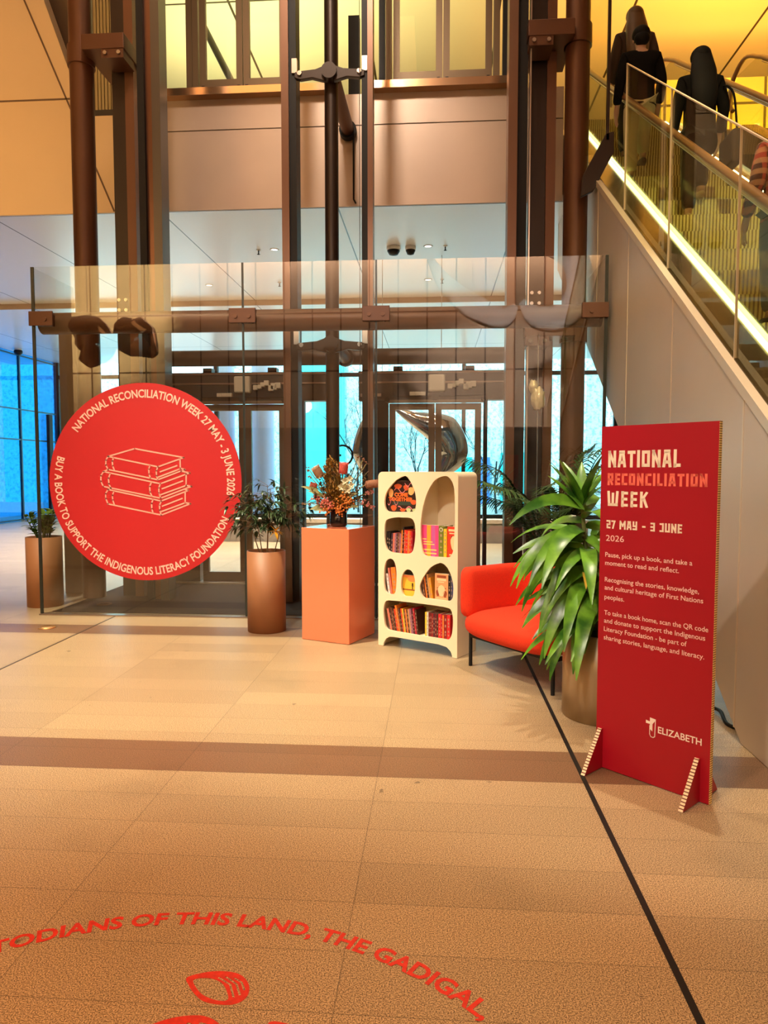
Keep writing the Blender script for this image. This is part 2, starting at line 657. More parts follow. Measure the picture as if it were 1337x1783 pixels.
struct(MB().box(-14.2, 9.2, -9.2, 9.9, 12, 12.2), 'ceiling_atrium', mat('atrium_ceiling', (0.5, 0.38, 0.26), 0.7))

# slab of the upper floor: fascia, ceiling of the lobby below it
M_fascia = mat('fascia_panel', (0.58, 0.45, 0.36), 0.34, 0.2, var=0.05, scale=1.2)
M_lobbyceil = grid_panel_material('lobby_ceiling_panels', (0.80, 0.79, 0.80), (0.06, 0.05, 0.05), 2.45, 5.1, (1.12, 14.84), 0.02, 0.28, axes=(0, 1))
f = MB()
f.box(-3.72, 1.66, 9.72, 9.95, 6.165, 6.56)
f.box(-3.72, 1.66, 9.72, 9.95, 5.105, 6.15)
struct(f, 'wall_fascia', M_fascia)
struct(MB().box(-14, 1.66, 9.76, 22, 5.2, 6.5), 'wall_slab', mat('slab_dark', (0.03, 0.02, 0.015), 0.8))
struct(MB().box(-14, 9, 9.74, 14.84, 5.10, 5.19), 'ceiling', M_lobbyceil)
struct(MB().box(-14, 9, 14.88, 22.9, 5.03, 5.19), 'ceiling_far', M_lobbyceil)
struct(MB().box(-14, 9, 14.84, 14.88, 4.99, 5.19), 'trim_5', mat('ceiling_trim', (0.5, 0.36, 0.24), 0.5))

# tall panels beside the shaft, with their slanted end
M_tall = mat('tall_panel', (0.58, 0.42, 0.26), 0.45, 0.1, var=0.04, scale=0.9)
lf = [(-14, 5.105), (-3.72, 5.105), (-3.72, 6.4), (-4.80, 6.4), (-5.34, 7.94), (-6.76, 12), (-14, 12)]
struct(MB().prism(lf, 9.72, 9.95, 'y'), 'wall_tall_panels', M_tall)
lj = MB()
def seam(a, b, w=0.022):
    (x0, z0), (x1, z1) = a, b
    d = Vector((x1 - x0, z1 - z0)).normalized() * w / 2
    lj.prism([(x0 - d.y, z0 + d.x), (x0 + d.y, z0 - d.x), (x1 + d.y, z1 - d.x), (x1 - d.y, z1 + d.x)], 9.714, 9.722, 'y')
seam((-14, 6.64), (-4.93, 6.64))
seam((-6.9, 11.0), (-4.42, 5.12))
struct(lj, 'trim_6', mat('panel_seam', (0.10, 0.055, 0.03), 0.7))
struct(MB().box(-6.9, -3.9, 10.05, 10.15, 5.2, 12), 'wall_recess', mat('recess_brown', (0.105, 0.060, 0.030), 0.6))
gs = MB()
for k in range(6):
    gs.box(-4.74 + k * 0.047, -4.705 + k * 0.047, 9.9, 10.0, 6.4, 12)
struct(gs, 'wall_ribbed', mat('ribbed_strip', (0.30, 0.22, 0.10), 0.5))

# upper floor lobby
M_upceil = grid_panel_material('upper_ceiling_panels', (0.80, 0.73, 0.50), (0.05, 0.035, 0.015), 2.45, 6.2, (1.12, 13.1), 0.045, 0.5, axes=(0, 1))
struct(MB().box(-14, 9, 9.95, 22, 10, 10.2), 'ceiling_upper', M_upceil)
struct(MB().box(-14.2, 9.2, 9.9, 10.1, 10.0, 12.2), 'wall_bulkhead', M_tall)
struct(MB().box(-14, 9.2, 22, 22.2, 5.2, 10), 'wall_upper_rear', mat('upper_rear', (0.7, 0.6, 0.36), 0.6))
struct(MB().box(1.66, 9, 11.1, 20, 6.2, 6.55), 'floor_landing', mat('landing_floor', (0.35, 0.27, 0.16), 0.4))
struct(MB().box(4.3, 8.9, 14.4, 14.5, 6.5, 9.0), 'window_3', grid_panel_material('lit_lattice_glazing', (0.72, 0.70, 0.13), (0.12, 0.11, 0.02), 0.62, 0.5, (0, 0), 0.05, 0.4, 0.25))

# far facade to the street and the blue side glazing
mul = MB()
for x in (-12.35, -9.6, -7.05, -4.5, -1.9, 0.9, 3.2, 5.6):
    mul.box(x - 0.06, x + 0.06, 22.6, 22.75, 0, 5.03)
mul.box(-12.4, 9, 22.6, 22.75, 4.5, 4.62)
mul.box(-12.4, 9, 22.6, 22.75, 0.0, 0.12)
struct(mul, 'window_2', M_black)
struct(MB().box(-12.4, 9, 22.66, 22.68, 0.1, 4.6), 'window_2_glazing', M_glass_d)
mul = MB()
for y in (18.0, 20.55, 22.6):
    mul.box(-12.44, -12.36, y - 0.03, y + 0.03, 0, 5.03)
for z in (0.05, 2.45, 3.35, 4.95):
    mul.box(-12.43, -12.37, 18.0, 22.6, z - 0.02, z + 0.02)
struct(mul, 'window_1', mat('blue_mullion', (0.02, 0.05, 0.08), 0.3))
struct(MB().box(-12.41, -12.39, 18.0, 22.6, 0, 5.03), 'window_1_glazing', M_glass_b)
struct(MB().box(-12.35, -12.25, 21.9, 22.1, 0, 3.3), 'door_1', M_black)
struct(MB().box(-14.2, -12.38, 17.8, 18.0, 0, 5.2), 'wall_return', mat('grey_return', (0.25, 0.22, 0.2), 0.6))
o = MB().box(-4.66, -4.38, 8.6, 8.9, 0.003, 3.25).build('box_post', mat('post_tan', (0.17, 0.115, 0.08), 0.5, var=0.06, scale=2))
tag(o, 'brown box post behind the low planter, beside the side glass of the shaft', 'post')
lw = thing('low_wall', 'long low concrete wall with a pale cap in the lobby behind the lift doors', 'low wall', (-2.0, 15.2, 0))
MB().box(-5.6, 3.2, 15.05, 15.4, 0, 0.42).build('wall_block', mat('low_concrete', (0.25, 0.2, 0.16), 0.8, var=0.15, scale=4), lw, world=True)
MB().box(-5.62, 3.22, 15.03, 15.42, 0.42, 0.5).build('cap', mat('low_cap', (0.62, 0.47, 0.34), 0.5), lw, world=True)

# outside
def speckle_material():
    m = bpy.data.materials.new('cyan_screen')
    m.use_nodes = True
    nt = m.node_tree
    b = nt.nodes['Principled BSDF']
    n = N(nt)
    tc = nt.nodes.new('ShaderNodeTexCoord').outputs['Object']
    a = n.rng(n.noise(tc, 5.5, 6, 0.75), 0.50, 0.56, 0, 1)
    c = n.mix(n.m('MULTIPLY', a, 0.7), (0.60, 0.95, 0.96), (0.06, 0.45, 0.52))
    nt.links.new(c, b.inputs['Base Color'])
    b.inputs['Roughness'].default_value = 0.8
    return m

ob = thing('street_building', 'pale cyan building with a speckled screen across the street', 'building', (0, 33, 0))
MB().box(-22, 22, 33, 40, -0.03, 16).build('facade', speckle_material(), ob, world=True)
MB().box(-13.2, -9.6, 32.7, 33.0, -0.03, 11).build('pale_bay', mat('pale_bay', (0.86, 0.93, 0.95), 0.7), ob, world=True)
MB().box(-6.6, -4.2, 32.7, 33.0, -0.03, 8).build('turquoise_bay', mat('turquoise_bay', (0.05, 0.80, 0.86), 0.6), ob, world=True)
MB().box(0.6, 1.7, 32.6, 33.0, -0.03, 2.1).build('turquoise_panel', mat('turquoise_panel', (0.0, 0.62, 0.66), 0.5), ob, world=True)
MB().box(1.8, 2.5, 32.6, 33.0, -0.03, 2.1).build('blue_panel', mat('blue_panel', (0.05, 0.22, 0.62), 0.5), ob, world=True)
MB().box(3.0, 4.6, 32.6, 33.0, -0.03, 2.3).build('turquoise_panel', mat('turquoise_panel', (0.0, 0.62, 0.66), 0.5), ob, world=True)
M_lav = mat('lavender_column', (0.72, 0.70, 0.95), 0.6)
for x, l in ((-6.0, 'thick pale lavender column outside, seen through the lift doors nearer the disc'), (-7.4, 'second pale lavender column outside, half hidden behind the red disc')):
    c = MB().cyl(x, 24.6, -0.03, 6.5, 0.38, 32).build('street_column', M_lav)
    tag(c, l, 'column')


def bare_tree(x, y, h, seed, label):
    r = random.Random(seed)
    t = thing('street_tree', label, 'tree', (x, y, -0.03), 0, 'bare trees out on the street')
    b = MB()
    def grow(p, d, L, rad, lev):
        q = p + d * L
        mid = (p + q) / 2 + Vector((r.uniform(-1, 1), r.uniform(-1, 1), 0)) * L * 0.06
        b.tube([p, mid, q], [rad, rad * 0.8, rad * 0.62], 6, cap=False)
        if lev:
            for _ in range(3):
                nd = (d + Vector((r.uniform(-.8, .8), r.uniform(-.8, .8), r.uniform(-.15, .6)))).normalized()
                grow(p + d * L * r.uniform(0.55, 1.0), nd, L * r.uniform(0.55, 0.8), rad * 0.55, lev - 1)
    grow(Vector((0, 0, 0)), Vector((0, 0, 1)), h * 0.36, 0.045, 4)
    b.build('branches', mat('bark_teal', (0.035, 0.10, 0.12), 0.9), t)

bare_tree(-2.8, 26.0, 5.0, 3, 'thin bare street tree outside behind the flowers')
bare_tree(-0.6, 25.2, 4.6, 5, 'thin bare street tree outside behind the bookcase doors')
bare_tree(2.2, 25.6, 5.2, 8, 'thin bare street tree outside beside the dark shaft column')

# ------------------------------------------------------------------ lift shaft: columns, rails, beams
TOP = 11.95


def tag_struct_thing(name, label, cat, mb, m, loc, group=None, **k):
    t = mb.build(name, m, **k)
    return tag(t, label, cat, group)

# round columns
c = thing('steel_column', 'round brown steel column at the shaft corner beside the tall tan panels', 'column', (-4.18, 8.4, 0))
MB().cyl(0, 0, 0, TOP, 0.135, 40).build('shaft', M_bronze, c)
MB().cyl(0, 0, 6.30, 6.52, 0.155, 40).build('collar', M_bronze, c)
c = thing('steel_column', 'round brown steel column at the shaft corner beside the escalator', 'column', (1.58, 8.4, 0))
MB().cyl(0, 0, 0, TOP, 0.135, 40).build('shaft', M_bronze, c)
MB().cyl(0, 0, 6.30, 6.52, 0.155, 40).build('collar', M_bronze, c)
MB().cyl(0, 0, 3.02, 3.24, 0.155, 40).build('collar', M_bronze, c)
c = thing('steel_post', 'slender round brown post in the middle of the lift shaft', 'post', (-1.21, 8.4, 0))
MB().cyl(0, 0, 0, TOP, 0.08, 32).build('shaft', M_bronzed, c)


def bracket(x0, x1, z, label, flip):
    t = thing('bracket_beam', label, 'beam', ((x0 + x1) / 2, 8.4, z))
    b = MB().box(x0, x1, 8.14, 8.9, z, z + 0.17)
    b.build('beam_box', M_bronze, t, world=True, bevel=0.006)
    p = MB()
    xb = x1 - 0.14 if flip else x0 + 0.14
    p.box(xb - 0.13, xb + 0.13, 8.15, 8.45, z - 0.10, z)
    p.build('end_plate', M_bronze, t, world=True)
    for dx in (-0.08, 0.08):
        MB().tube([(xb + dx, 8.15, z - 0.05), (xb + dx, 8.125, z - 0.05)], 0.022, 10).build('bolt', M_steel, t, world=True)
    return t

bracket(-4.05, -3.55, 6.36, 'upper brown bracket beam tying the column by the tan panels to the rails', True)
bracket(1.0, 1.50, 6.30, 'upper brown bracket beam tying the column by the escalator to the rails', False)
bracket(1.0, 1.56, 3.06, 'lower brown bracket beam behind the end of the glass screen', False)


def box_column(x0, x1, label):
    t = thing('box_column', label, 'column', ((x0 + x1) / 2, 8.6, 0))
    MB().box(x0, x0 + (x1 - x0) * 0.62, 8.5, 8.74, 0, TOP).build('web', M_bronzed, t, world=True)
    MB().box(x0 + (x1 - x0) * 0.62, x1, 8.46, 8.78, 0, TOP).build('flange', mat('column_flange', (0.15, 0.065, 0.033), 0.4, 0.4), t, world=True)
    for z in (3.62, 3.5, 3.38, 3.26):
        for dx in (0.035, 0.12):
            MB().tube([(x0 + dx, 8.5, z), (x0 + dx, 8.475, z)], 0.02, 10).build('bolt', M_steel, t, world=True)

box_column(-3.86, -3.58, 'dark box steel column beside the round column near the tan panels')
box_column(1.08, 1.36, 'dark box steel column beside the round column near the escalator')


def rail_set(strips, label):
    x0 = strips[0][0]
    t = thing('guide_rail', label, 'lift rail', (x0, 8.3, 0))
    for a, b, y0, y1, m, nm in strips:
        MB().box(a, b, y0, y1, 0.0, TOP).build(nm, m, t, world=True)
    return t

M_railgrey = mat('rail_grey', (0.10, 0.085, 0.07), 0.35, 0.6)
rail_set([(-3.45, -3.37, 8.25, 8.45, M_black, 'rail_web'), (-3.37, -3.27, 8.3, 8.42, mat('rail_redbrown', (0.15, 0.065, 0.036), 0.3, 0.6), 'rail_head'), (-3.27, -3.17, 8.22, 8.45, M_railgrey, 'rail_flange')],
         'tall dark lift guide rail next to the dark box column, tan panel side')
rail_set([(0.80, 0.90, 8.22, 8.45, M_rail, 'rail_head'), (0.90, 1.02, 8.3, 8.5, M_black, 'rail_web'), (1.03, 1.045, 8.2, 8.25, M_steel, 'rail_flange')],
         'tall pale brown and black lift guide rail next to the escalator side column')
rail_set([(-1.76, -1.675, 8.22, 8.42, M_rail, 'rail_head'), (-1.675, -1.595, 8.26, 8.5, M_black, 'rail_web')],
         'brown and black guide rail of the middle pair, disc side of the slender post')
rail_set([(-0.845, -0.775, 8.26, 8.5, M_black, 'rail_web'), (-0.775, -0.715, 8.22, 8.42, M_rail, 'rail_head')],
         'black and brown guide rail of the middle pair, escalator side of the slender post')


def spider(z, label, long_tube):
    t = thing('spider_bracket', label, 'bracket', (-1.21, 8.3, z))
    MB().tube([(-1.21, 8.2, z), (-1.21, 8.34, z)], 0.088, 24).build('hub', M_bronzed, t, world=True)
    for s in (-1, 1):
        a = MB()
        a.prism([(-1.21 + s * 0.05, z - 0.10), (-1.21 + s * 0.05, z + 0.075), (-1.21 + s * 0.16, z + 0.035), (-1.21 + s * 0.40, z + 0.015), (-1.21 + s * 0.40, z - 0.055), (-1.21 + s * 0.33, z - 0.075), (-1.21 + s * 0.20, z - 0.06)][::s], 8.24, 8.30, 'y')
        ar = a.build('arm', M_bronzed, t, world=True, bevel=0.008)
        MB().tube([(-1.21 + s * 0.34, 8.22, z - 0.01), (-1.21 + s * 0.34, 8.34, z - 0.01)], 0.026, 12).build('bolt', M_steel, t, world=True)
        MB().box(-1.21 + s * 0.40 - 0.03, -1.21 + s * 0.40 + 0.03, 8.24, 8.30, z, z + 0.16).build('clip', M_steel, t, world=True)
    ye = 9.70 if long_tube else 9.30
    MB().tube([(-1.19, 8.4, z), (-1.17, ye - 0.02, z)], 0.085, 24).build('stay_tube', M_bronze, t, world=True)
    MB().tube([(-1.17, ye - 0.10, z), (-1.17, ye, z)], 0.115, 24).build('flange', M_black, t, world=True)

spider(6.06, 'upper spider bracket on the slender post, with a stay tube to the fascia', True)
spider(3.02, 'lower spider bracket on the slender post, at the cross beam', False)

# cross beams
t = thing('cross_beam', 'long round brown beam behind the glass screen with bolted clamp plates', 'beam', (-1.28, 7.56, 3.155))
MB().tube([(-4.27, 7.56, 3.155), (1.70, 7.56, 3.155)], 0.115, 32).build('beam_tube', M_bronze, t, world=True)
for x0, x1 in ((-4.28, -4.02), (-2.13, -1.85), (-0.745, -0.465), (1.46, 1.72)):
    pl = MB().box(x0, x1, 7.300, 7.325, 3.085, 3.235).build('clamp_plate', M_bronze, t, world=True, bevel=0.004)
    pl2 = MB().box(x0 + 0.06, x1 - 0.06, 7.35, 7.46, 3.10, 3.22).build('spacer', M_bronze, t, world=True)
    xs = [(x0 + x1) / 2 - 0.07, (x0 + x1) / 2 + 0.07] if x1 < 1.4 and x0 > -4.2 else [(x0 + x1) / 2 + (0.05 if x0 < -4 else -0.04)]
    for x in xs:
        bo = MB().tube([(x, 7.302, 3.15), (x, 7.288, 3.15)], 0.021, 12).build('bolt', mat('bolt_brown', (0.13, 0.055, 0.028), 0.4, 0.4), t, world=True)
t = MB().tube([(-3.72, 9.4, 3.05), (0.95, 9.4, 3.05)], 0.105, 32).build('cross_beam', M_bronzed)
tag(t, 'lower dark brown cross beam just above the lift door gear', 'beam')

# glass screen of the shaft
def pane(x0, x1, label, seals):
    t = thing('glass_screen', label, 'glass panel', ((x0 + x1) / 2, 7.338, 0.012), 0, 'front glass panels of the lift shaft')
    MB().box(x0, x1, 7.332, 7.344, 0.012, 3.70).build('pane', M_glass, t, world=True)
    for x in seals:
        MB().box(x - (0.016 if abs(x) > 1 and x not in (-1.990,) else 0.010), x + (0.016 if abs(x) > 1 and x not in (-1.990,) else 0.010), 7.330, 7.346, 0.012, 3.70).build('edge_seal', M_seal, t, world=True)

pane(-4.25, -1.997, 'front glass pane of the lift shaft that carries the red disc', (-4.245,))
pane(-1.983, -0.612, 'narrow middle front glass pane of the lift shaft', (-1.990,))
pane(-0.598, 1.71, 'front glass pane of the lift shaft behind the bookcase and armchair', (-0.605, 1.70))
t = MB().box(-4.256, -4.244, 7.36, 8.2, 0.012, 3.70).build('glass_screen', glass_mat('side_glass', (0.95, 0.96, 0.95), gain=0.6))
tag(t, 'side glass pane of the lift shaft behind the red disc, by the low planter', 'glass panel')
t = MB().box(1.700, 1.712, 7.36, 8.2, 0.012, 3.70).build('glass_screen', glass_mat('side_glass', (0.95, 0.96, 0.95), gain=0.6))
tag(t, 'side glass pane of the lift shaft next to the escalator truss', 'glass panel')

# ------------------------------------------------------------------ lift doors
M_head = mat('door_header', (0.040, 0.026, 0.018), 0.4, 0.3)
M_motor = mat('motor_white', (0.62, 0.55, 0.42), 0.5)


def leaf(par, x0, x1, z0, z1, fr, m, gl, y=9.66):
    d = MB()
    d.box(x0, x0 + fr, y, y + 0.06, z0, z1)
    d.box(x1 - fr, x1, y, y + 0.06, z0, z1)
    d.box(x0 + fr, x1 - fr, y, y + 0.06, z0, z0 + fr * 1.5)
    d.box(x0 + fr, x1 - fr, y, y + 0.06, z1 - fr, z1)
    o = d.build('door_leaf', m, par, world=True)
    MB().box(x0 + fr, x1 - fr, y + 0.025, y + 0.035, z0 + fr * 1.5, z1 - fr).build('pane', gl, o if False else par, world=True)
    return o


def lower_doors(xa, xm, xb, hx0, hx1, label):
    t = thing('lift_door', label, 'lift doors', (xm, 9.66, 0.012))
    leaf(t, xa, xm - 0.004, 0.012, 2.46, 0.085, M_frame, M_glass_d)
    leaf(t, xm + 0.004, xb, 0.012, 2.46, 0.085, M_frame, M_glass_d)
    MB().box(hx0, hx1, 9.60, 9.80, 2.50, 2.86).build('header', M_head, t, world=True)
    MB().box(hx0, hx1, 9.57, 9.62, 2.725, 2.745).build('hanger_track', mat('track_tan', (0.30, 0.2, 0.14), 0.4, 0.5), t, world=True)
    MB().box(hx0, hx1, 9.57, 9.62, 2.855, 2.885).build('hanger_track', mat('track_tan', (0.30, 0.2, 0.14), 0.4, 0.5), t, world=True)
    MB().box(xa + 0.05, xb + 0.05, 9.55, 9.60, 2.55, 2.70).build('gear_plate', M_blackm, t, world=True)
    MB().box(xa - 0.02, xb + 0.02, 9.56, 9.62, 2.46, 2.50).build('lower_track', M_frame, t, world=True)
    MB().box(hx0 + 0.02, xa - 0.1, 9.54, 9.58, 2.545, 2.585).build('cover_bar', mat('track_tan', (0.30, 0.2, 0.14), 0.4, 0.5), t, world=True)
    mo = MB().box(xm - 0.09, xm + 0.13, 9.44, 9.56, 2.60, 2.82).build('motor', M_motor, t, world=True, bevel=0.02)
    MB().box(xm - 0.02, xm + 0.06, 9.43, 9.445, 2.63, 2.68).build('yellow_sticker', mat('sticker_yellow', (0.8, 0.5, 0.08), 0.5), mo)
    r = random.Random(3)
    for i in range(7):
        x = xm + 0.20 + 0.05 * i + r.uniform(-.01, .01)
        z = 2.60 + r.uniform(0, 0.13)
        s = r.uniform(0.025, 0.045)
        MB().box(x - s, x + s, 9.48, 9.55, z - s, z + s).build('coupler_block', M_motor, t, world=True, bevel=0.008)
    for i in range(3):
        x = xm - 0.16 - 0.07 * i
        MB().box(x - 0.04, x + 0.03, 9.49, 9.55, 2.55, 2.60).build('coupler_block', M_motor, t, world=True, bevel=0.006)
    MB().tube([(xm, 9.5, 2.53), (xm, 9.57, 2.53)], 0.05, 16).build('pulley', M_black, t, world=True)
    for x in (xa - 0.02, xb + 0.02):
        MB().tube([(x, 9.5, 2.50), (x, 9.57, 2.50)], 0.035, 14).build('roller', M_black, t, world=True)
    for x in (xa + 0.12, xb - 0.16):
        MB().box(x - 0.06, x + 0.06, 9.6, 9.75, 2.885, 2.95).build('hanger', M_bronzed, t, world=True)
    return t

lower_doors(-3.23, -2.61, -2.05, -3.70, -1.33, 'pair of glazed lift doors with door gear, behind the red disc')
lower_doors(-0.62, 0.0, 0.62, -1.03, 0.93, 'pair of glazed lift doors with door gear, behind the bookcase')
# fixed posts and side lights between the doors
for x0, x1, m, l in ((-1.86, -1.78, M_black, 'dark fixed frame post behind the middle guide rails'),
                     (-0.83, -0.63, M_black, 'wide black fixed frame post beside the bookcase lift doors'),
                     (0.65, 0.70, M_black, 'thin black fixed frame post between the doors and the dark column'),
                     (-3.72, -3.26, M_bronzed, 'wide brown fixed frame panel behind the red disc')):
    o = MB().box(x0, x1, 9.62, 9.75, 0.012, 2.50).build('frame_post', m)
    tag(o, l, 'post')
for x0, x1, l in ((-1.78, -0.83, 'side light glass pane between the two pairs of lift doors'), (0.70, 0.93, 'narrow side light glass pane next to the dark column')):
    o = MB().box(x0, x1, 9.66, 9.67, 0.012, 2.50).build('side_light', M_glass_d)
    tag(o, l, 'glass pane')
rg = thing('ring_handle', 'black ring with a short bar on the glass behind the flowers', 'ring', (-1.25, 9.60, 1.76))
MB().tube([(0.135 * math.cos(a * PI / 16), 0, 0.135 * math.sin(a * PI / 16)) for a in range(33)], 0.014, 8, cap=False).build('ring', M_black, rg)
MB().box(-0.135, -0.02, -0.012, 0.012, -0.014, 0.014).build('bar', M_black, rg)
MB().box(-0.02, 0.02, 0.0, 0.06, -0.15, -0.12).build('fixing', M_black, rg)

# upper lift doors and the bronze sill along the fascia
t = thing('sill_rail', 'polished bronze sill rail along the top of the fascia', 'sill', (-1.35, 9.68, 6.56))
for x0, x1 in ((-3.72, -1.30), (-0.95, 0.95)):
    MB().box(x0, x1, 9.58, 9.76, 6.56, 6.655).build('sill_bar', mat('polished_bronze', (0.62, 0.40, 0.25), 0.16, 0.9), t, world=True)


def upper_doors(xa, xm, xb, label):
    t = thing('lift_door', label, 'lift doors', (xm, 9.66, 6.66))
    for x0, x1 in ((xa, xm - 0.005), (xm + 0.005, xb)):
        leaf(t, x0, x1, 6.66, 9.2, 0.085, M_frame_up, M_glass_d)
        for x in (x0 + 0.05, x1 - 0.05):
            MB().box(x - 0.02, x + 0.02, 9.64, 9.66, 6.665, 6.70).build('guide_shoe', M_black, t, world=True)
    for x in (xa - 0.10, xb + 0.02):
        MB().box(x, x + 0.08, 9.66, 9.8, 6.66, 9.2).build('jamb', M_frame_up, t, world=True)
    MB().box(xa - 0.15, xb + 0.15, 9.6, 9.85, 9.2, 9.6).build('header', M_head, t, world=True)
    return t

upper_doors(-3.17, -2.58, -2.00, 'pair of bronze framed glass lift doors on the upper floor, over the red disc')
upper_doors(-0.57, 0.08, 0.72, 'pair of bronze framed glass lift doors on the upper floor, over the bookcase')
for x0, x1, l, m in ((-3.36, -3.28, 'brown frame post of the upper floor next to the guide rail by the tan panels', M_frame_up), (-0.76, -0.68, 'black frame post of the upper floor near the middle guide rails', M_black),
                  (0.86, 0.92, 'thin black frame post of the upper floor near the escalator side rail', M_black), (-3.27, -3.24, 'thin black frame post beside the upper lift doors over the disc', M_black)):
    o = MB().box(x0, x1, 9.68, 9.78, 6.655, 9.9).build('frame_post', m)
    tag(o, l, 'post')
o = MB().box(-1.18, -1.03, 9.8, 9.9, 6.5, 7.62).build('call_panel', M_blackm)
tag(o, 'tall black panel on the upper floor beside the slender post', 'panel')
o = MB().tube(smooth_path([(-4.3, 13.0, 9.75), (-3.5, 12.3, 8.2), (-2.75, 11.6, 6.8)], 4), 0.06, 10).build('hand_rail', M_bronzed)
tag(o, 'slanting dark handrail seen through the upper lift doors over the disc', 'handrail')
o = MB().box(-2.9, -2.7, 11.5, 11.7, 6.5, 6.85).build('rail_post', M_bronzed)
tag(o, 'short dark newel post at the foot of the slanting upper handrail', 'post')

# thin cable of the middle bay and the pendant of crystals
o = MB().tube([(-0.86, 8.18, 0.05), (-0.86, 8.18, TOP)], 0.004, 6).build('thin_cable', M_railgrey)
tag(o, 'thin steel cable hanging in front of the middle guide rail', 'cable')
o = MB().tube([(-1.09, 9.6, 6.0), (-1.09, 9.6, 5.15), (-0.98, 10.6, 5.10)], 0.012, 8).build('conduit', M_black)
tag(o, 'thin dark conduit running down the fascia behind the slender post', 'conduit')
ho = thing('hanging_ornament', 'crumpled pale ornament on a thin cable in the dark corner of the shaft', 'ornament', (1.13, 8.0, 2.35))
MB().tube([(0, 0, 0.7), (0, 0, -2.3)], 0.007, 8).build('cable', M_steel, ho)
def crumple(d):
    return 1 + 0.45 * mnoise.noise(d * 3.1)
b = MB()
b.ball((0, -0.01, 0.0), (0.075, 0.06, 0.12), 18, 12, fn=crumple)
b.ball((-0.05, -0.01, 0.13), (0.05, 0.045, 0.07), 14, 10, fn=crumple)
b.build('crystal', mat('pale_crystal', (0.72, 0.60, 0.36), 0.25, 0.2, bump=0.8, bscale=30), ho)

# ------------------------------------------------------------------ hanging mirrored sculptures
M_chrome = mat('wrinkled_chrome', (0.80, 0.82, 0.88), 0.08, 1.0, bump=0.5, bscale=5)
M_darkchrome = mat('dark_chrome', (0.42, 0.33, 0.26), 0.10, 1.0, bump=0.35, bscale=5)


def horn(name, label, pts, rad, m, wire, flat=0.45, **k):
    t = thing(name, label, 'sculpture', pts[len(pts) // 2])
    P = smooth_path(pts, 8)
    n = len(P)
    rr = []
    for i in range(n):
        u = i / (n - 1) * (len(rad) - 1)
        a = min(int(u), len(rad) - 2)
        rr.append(rad[a] + (rad[a + 1] - rad[a]) * (u - a))
    MB().tube(P, rr, 24, flat=((0, 1, 0), flat)).build('body', m, t, world=True)
    for a, b in wire:
        MB().tube([a, b], 0.006, 6).build('wire', M_steel, t, world=True)
    return t

horn('hanging_sculpture', 'curved mirror finish sculpture hanging outside the bookcase lift doors', [(-0.72, 12, 2.62), (-0.35, 12, 2.42), (0.12, 12, 2.20), (0.30, 12, 1.85), (0.14, 12, 1.55), (-0.02, 12, 1.42)],
     [0.02, 0.12, 0.30, 0.26, 0.12, 0.02], M_chrome, [((0.1, 12, 2.4), (0.1, 12, 5.1))])
horn('hanging_sculpture', 'drop shaped mirror finish sculpture hanging behind the middle guide rail', [(-0.95, 12.2, 2.75), (-1.08, 12.2, 2.3), (-1.10, 12.2, 1.9), (-1.0, 12.2, 1.5), (-0.9, 12.2, 1.3)],
     [0.02, 0.22, 0.33, 0.22, 0.03], M_chrome, [((-0.9, 12.2, 2.6), (-0.9, 12.2, 5.1))])

# ------------------------------------------------------------------ escalators
SL = 0.685


def zd(y):
    return 2.47 + SL * (y - 4.77)


def zu(y):
    return max(0.0, SL * (y - 4.12))

M_clad = mat('cladding_panel', (0.66, 0.58, 0.49), 0.42, 0.2, var=0.05, scale=0.8)
M_cladedge = mat('cladding_edge', (0.78, 0.66, 0.50), 0.35, 0.3)
M_deck = mat('escalator_deck', (0.16, 0.115, 0.065), 0.22, 0.7)
M_skirt = mat('escalator_skirt', (0.05, 0.035, 0.018), 0.25, 0.5)
M_strip = mat('deck_glow', (0.9, 0.9, 0.5), 0.5, emit=(0.95, 1.0, 0.42), estr=3.6)  # skirt light on the reflective inner deck, put in as glow
M_stripw = mat('deck_glow_white', (0.9, 0.9, 0.7), 0.5, emit=(1.0, 0.97, 0.60), estr=5.0)  # whiter glow standing for light on the opposite inner deck
M_step = stripe_material('step_ribs', (0.88, 0.80, 0.30), (0.26, 0.19, 0.045), 0.030, 0.42, 0, 0.4, 0.1)
M_hand = mat('handrail_brown', (0.22, 0.10, 0.04), 0.3)


def slope_slab(x0, x1, y0, y1, d0, d1, fn=zd):
    return MB().prism([(y0, fn(y0) + d0), (y1, fn(y1) + d0), (y1, fn(y1) + d1), (y0, fn(y0) + d1)], x0, x1, 'x')


def hand_path(x, off):
    P = [(x, y, zd(y) + off) for y in (2.6, 5, 7, 9.6)]
    return P + [tuple(p) for p in smooth_path([(x, 10.2, zd(10.2) + off), (x, 10.75, zd(10.6) + off + 0.02), (x, 11.15, zd(10.6) + off - 0.06), (x, 11.3, zd(10.6) + off - 0.32), (x, 11.15, zd(10.6) + off - 0.52)], 5)]


def balustrade(t, x, off):
    g = MB().prism([(2.6, zd(2.6)), (10.4, zd(10.4)), (11.1, zd(10.4)), (11.2, zd(10.5) + off - 0.2), (11.0, zd(10.5) + off - 0.03), (10.4, zd(10.4) + off - 0.04), (2.6, zd(2.6) + off - 0.04)], x - 0.006, x + 0.006, 'x')
    g.build('balustrade_glass', M_glass_e, t, world=True)
    MB().tube(hand_path(x, off), 0.031, 12).build('handrail', M_hand, t, world=True)
    MB().tube([(a, b, c - 0.05) for a, b, c in hand_path(x, off)[:5]], 0.014, 8).build('handrail_track', M_steel, t, world=True)


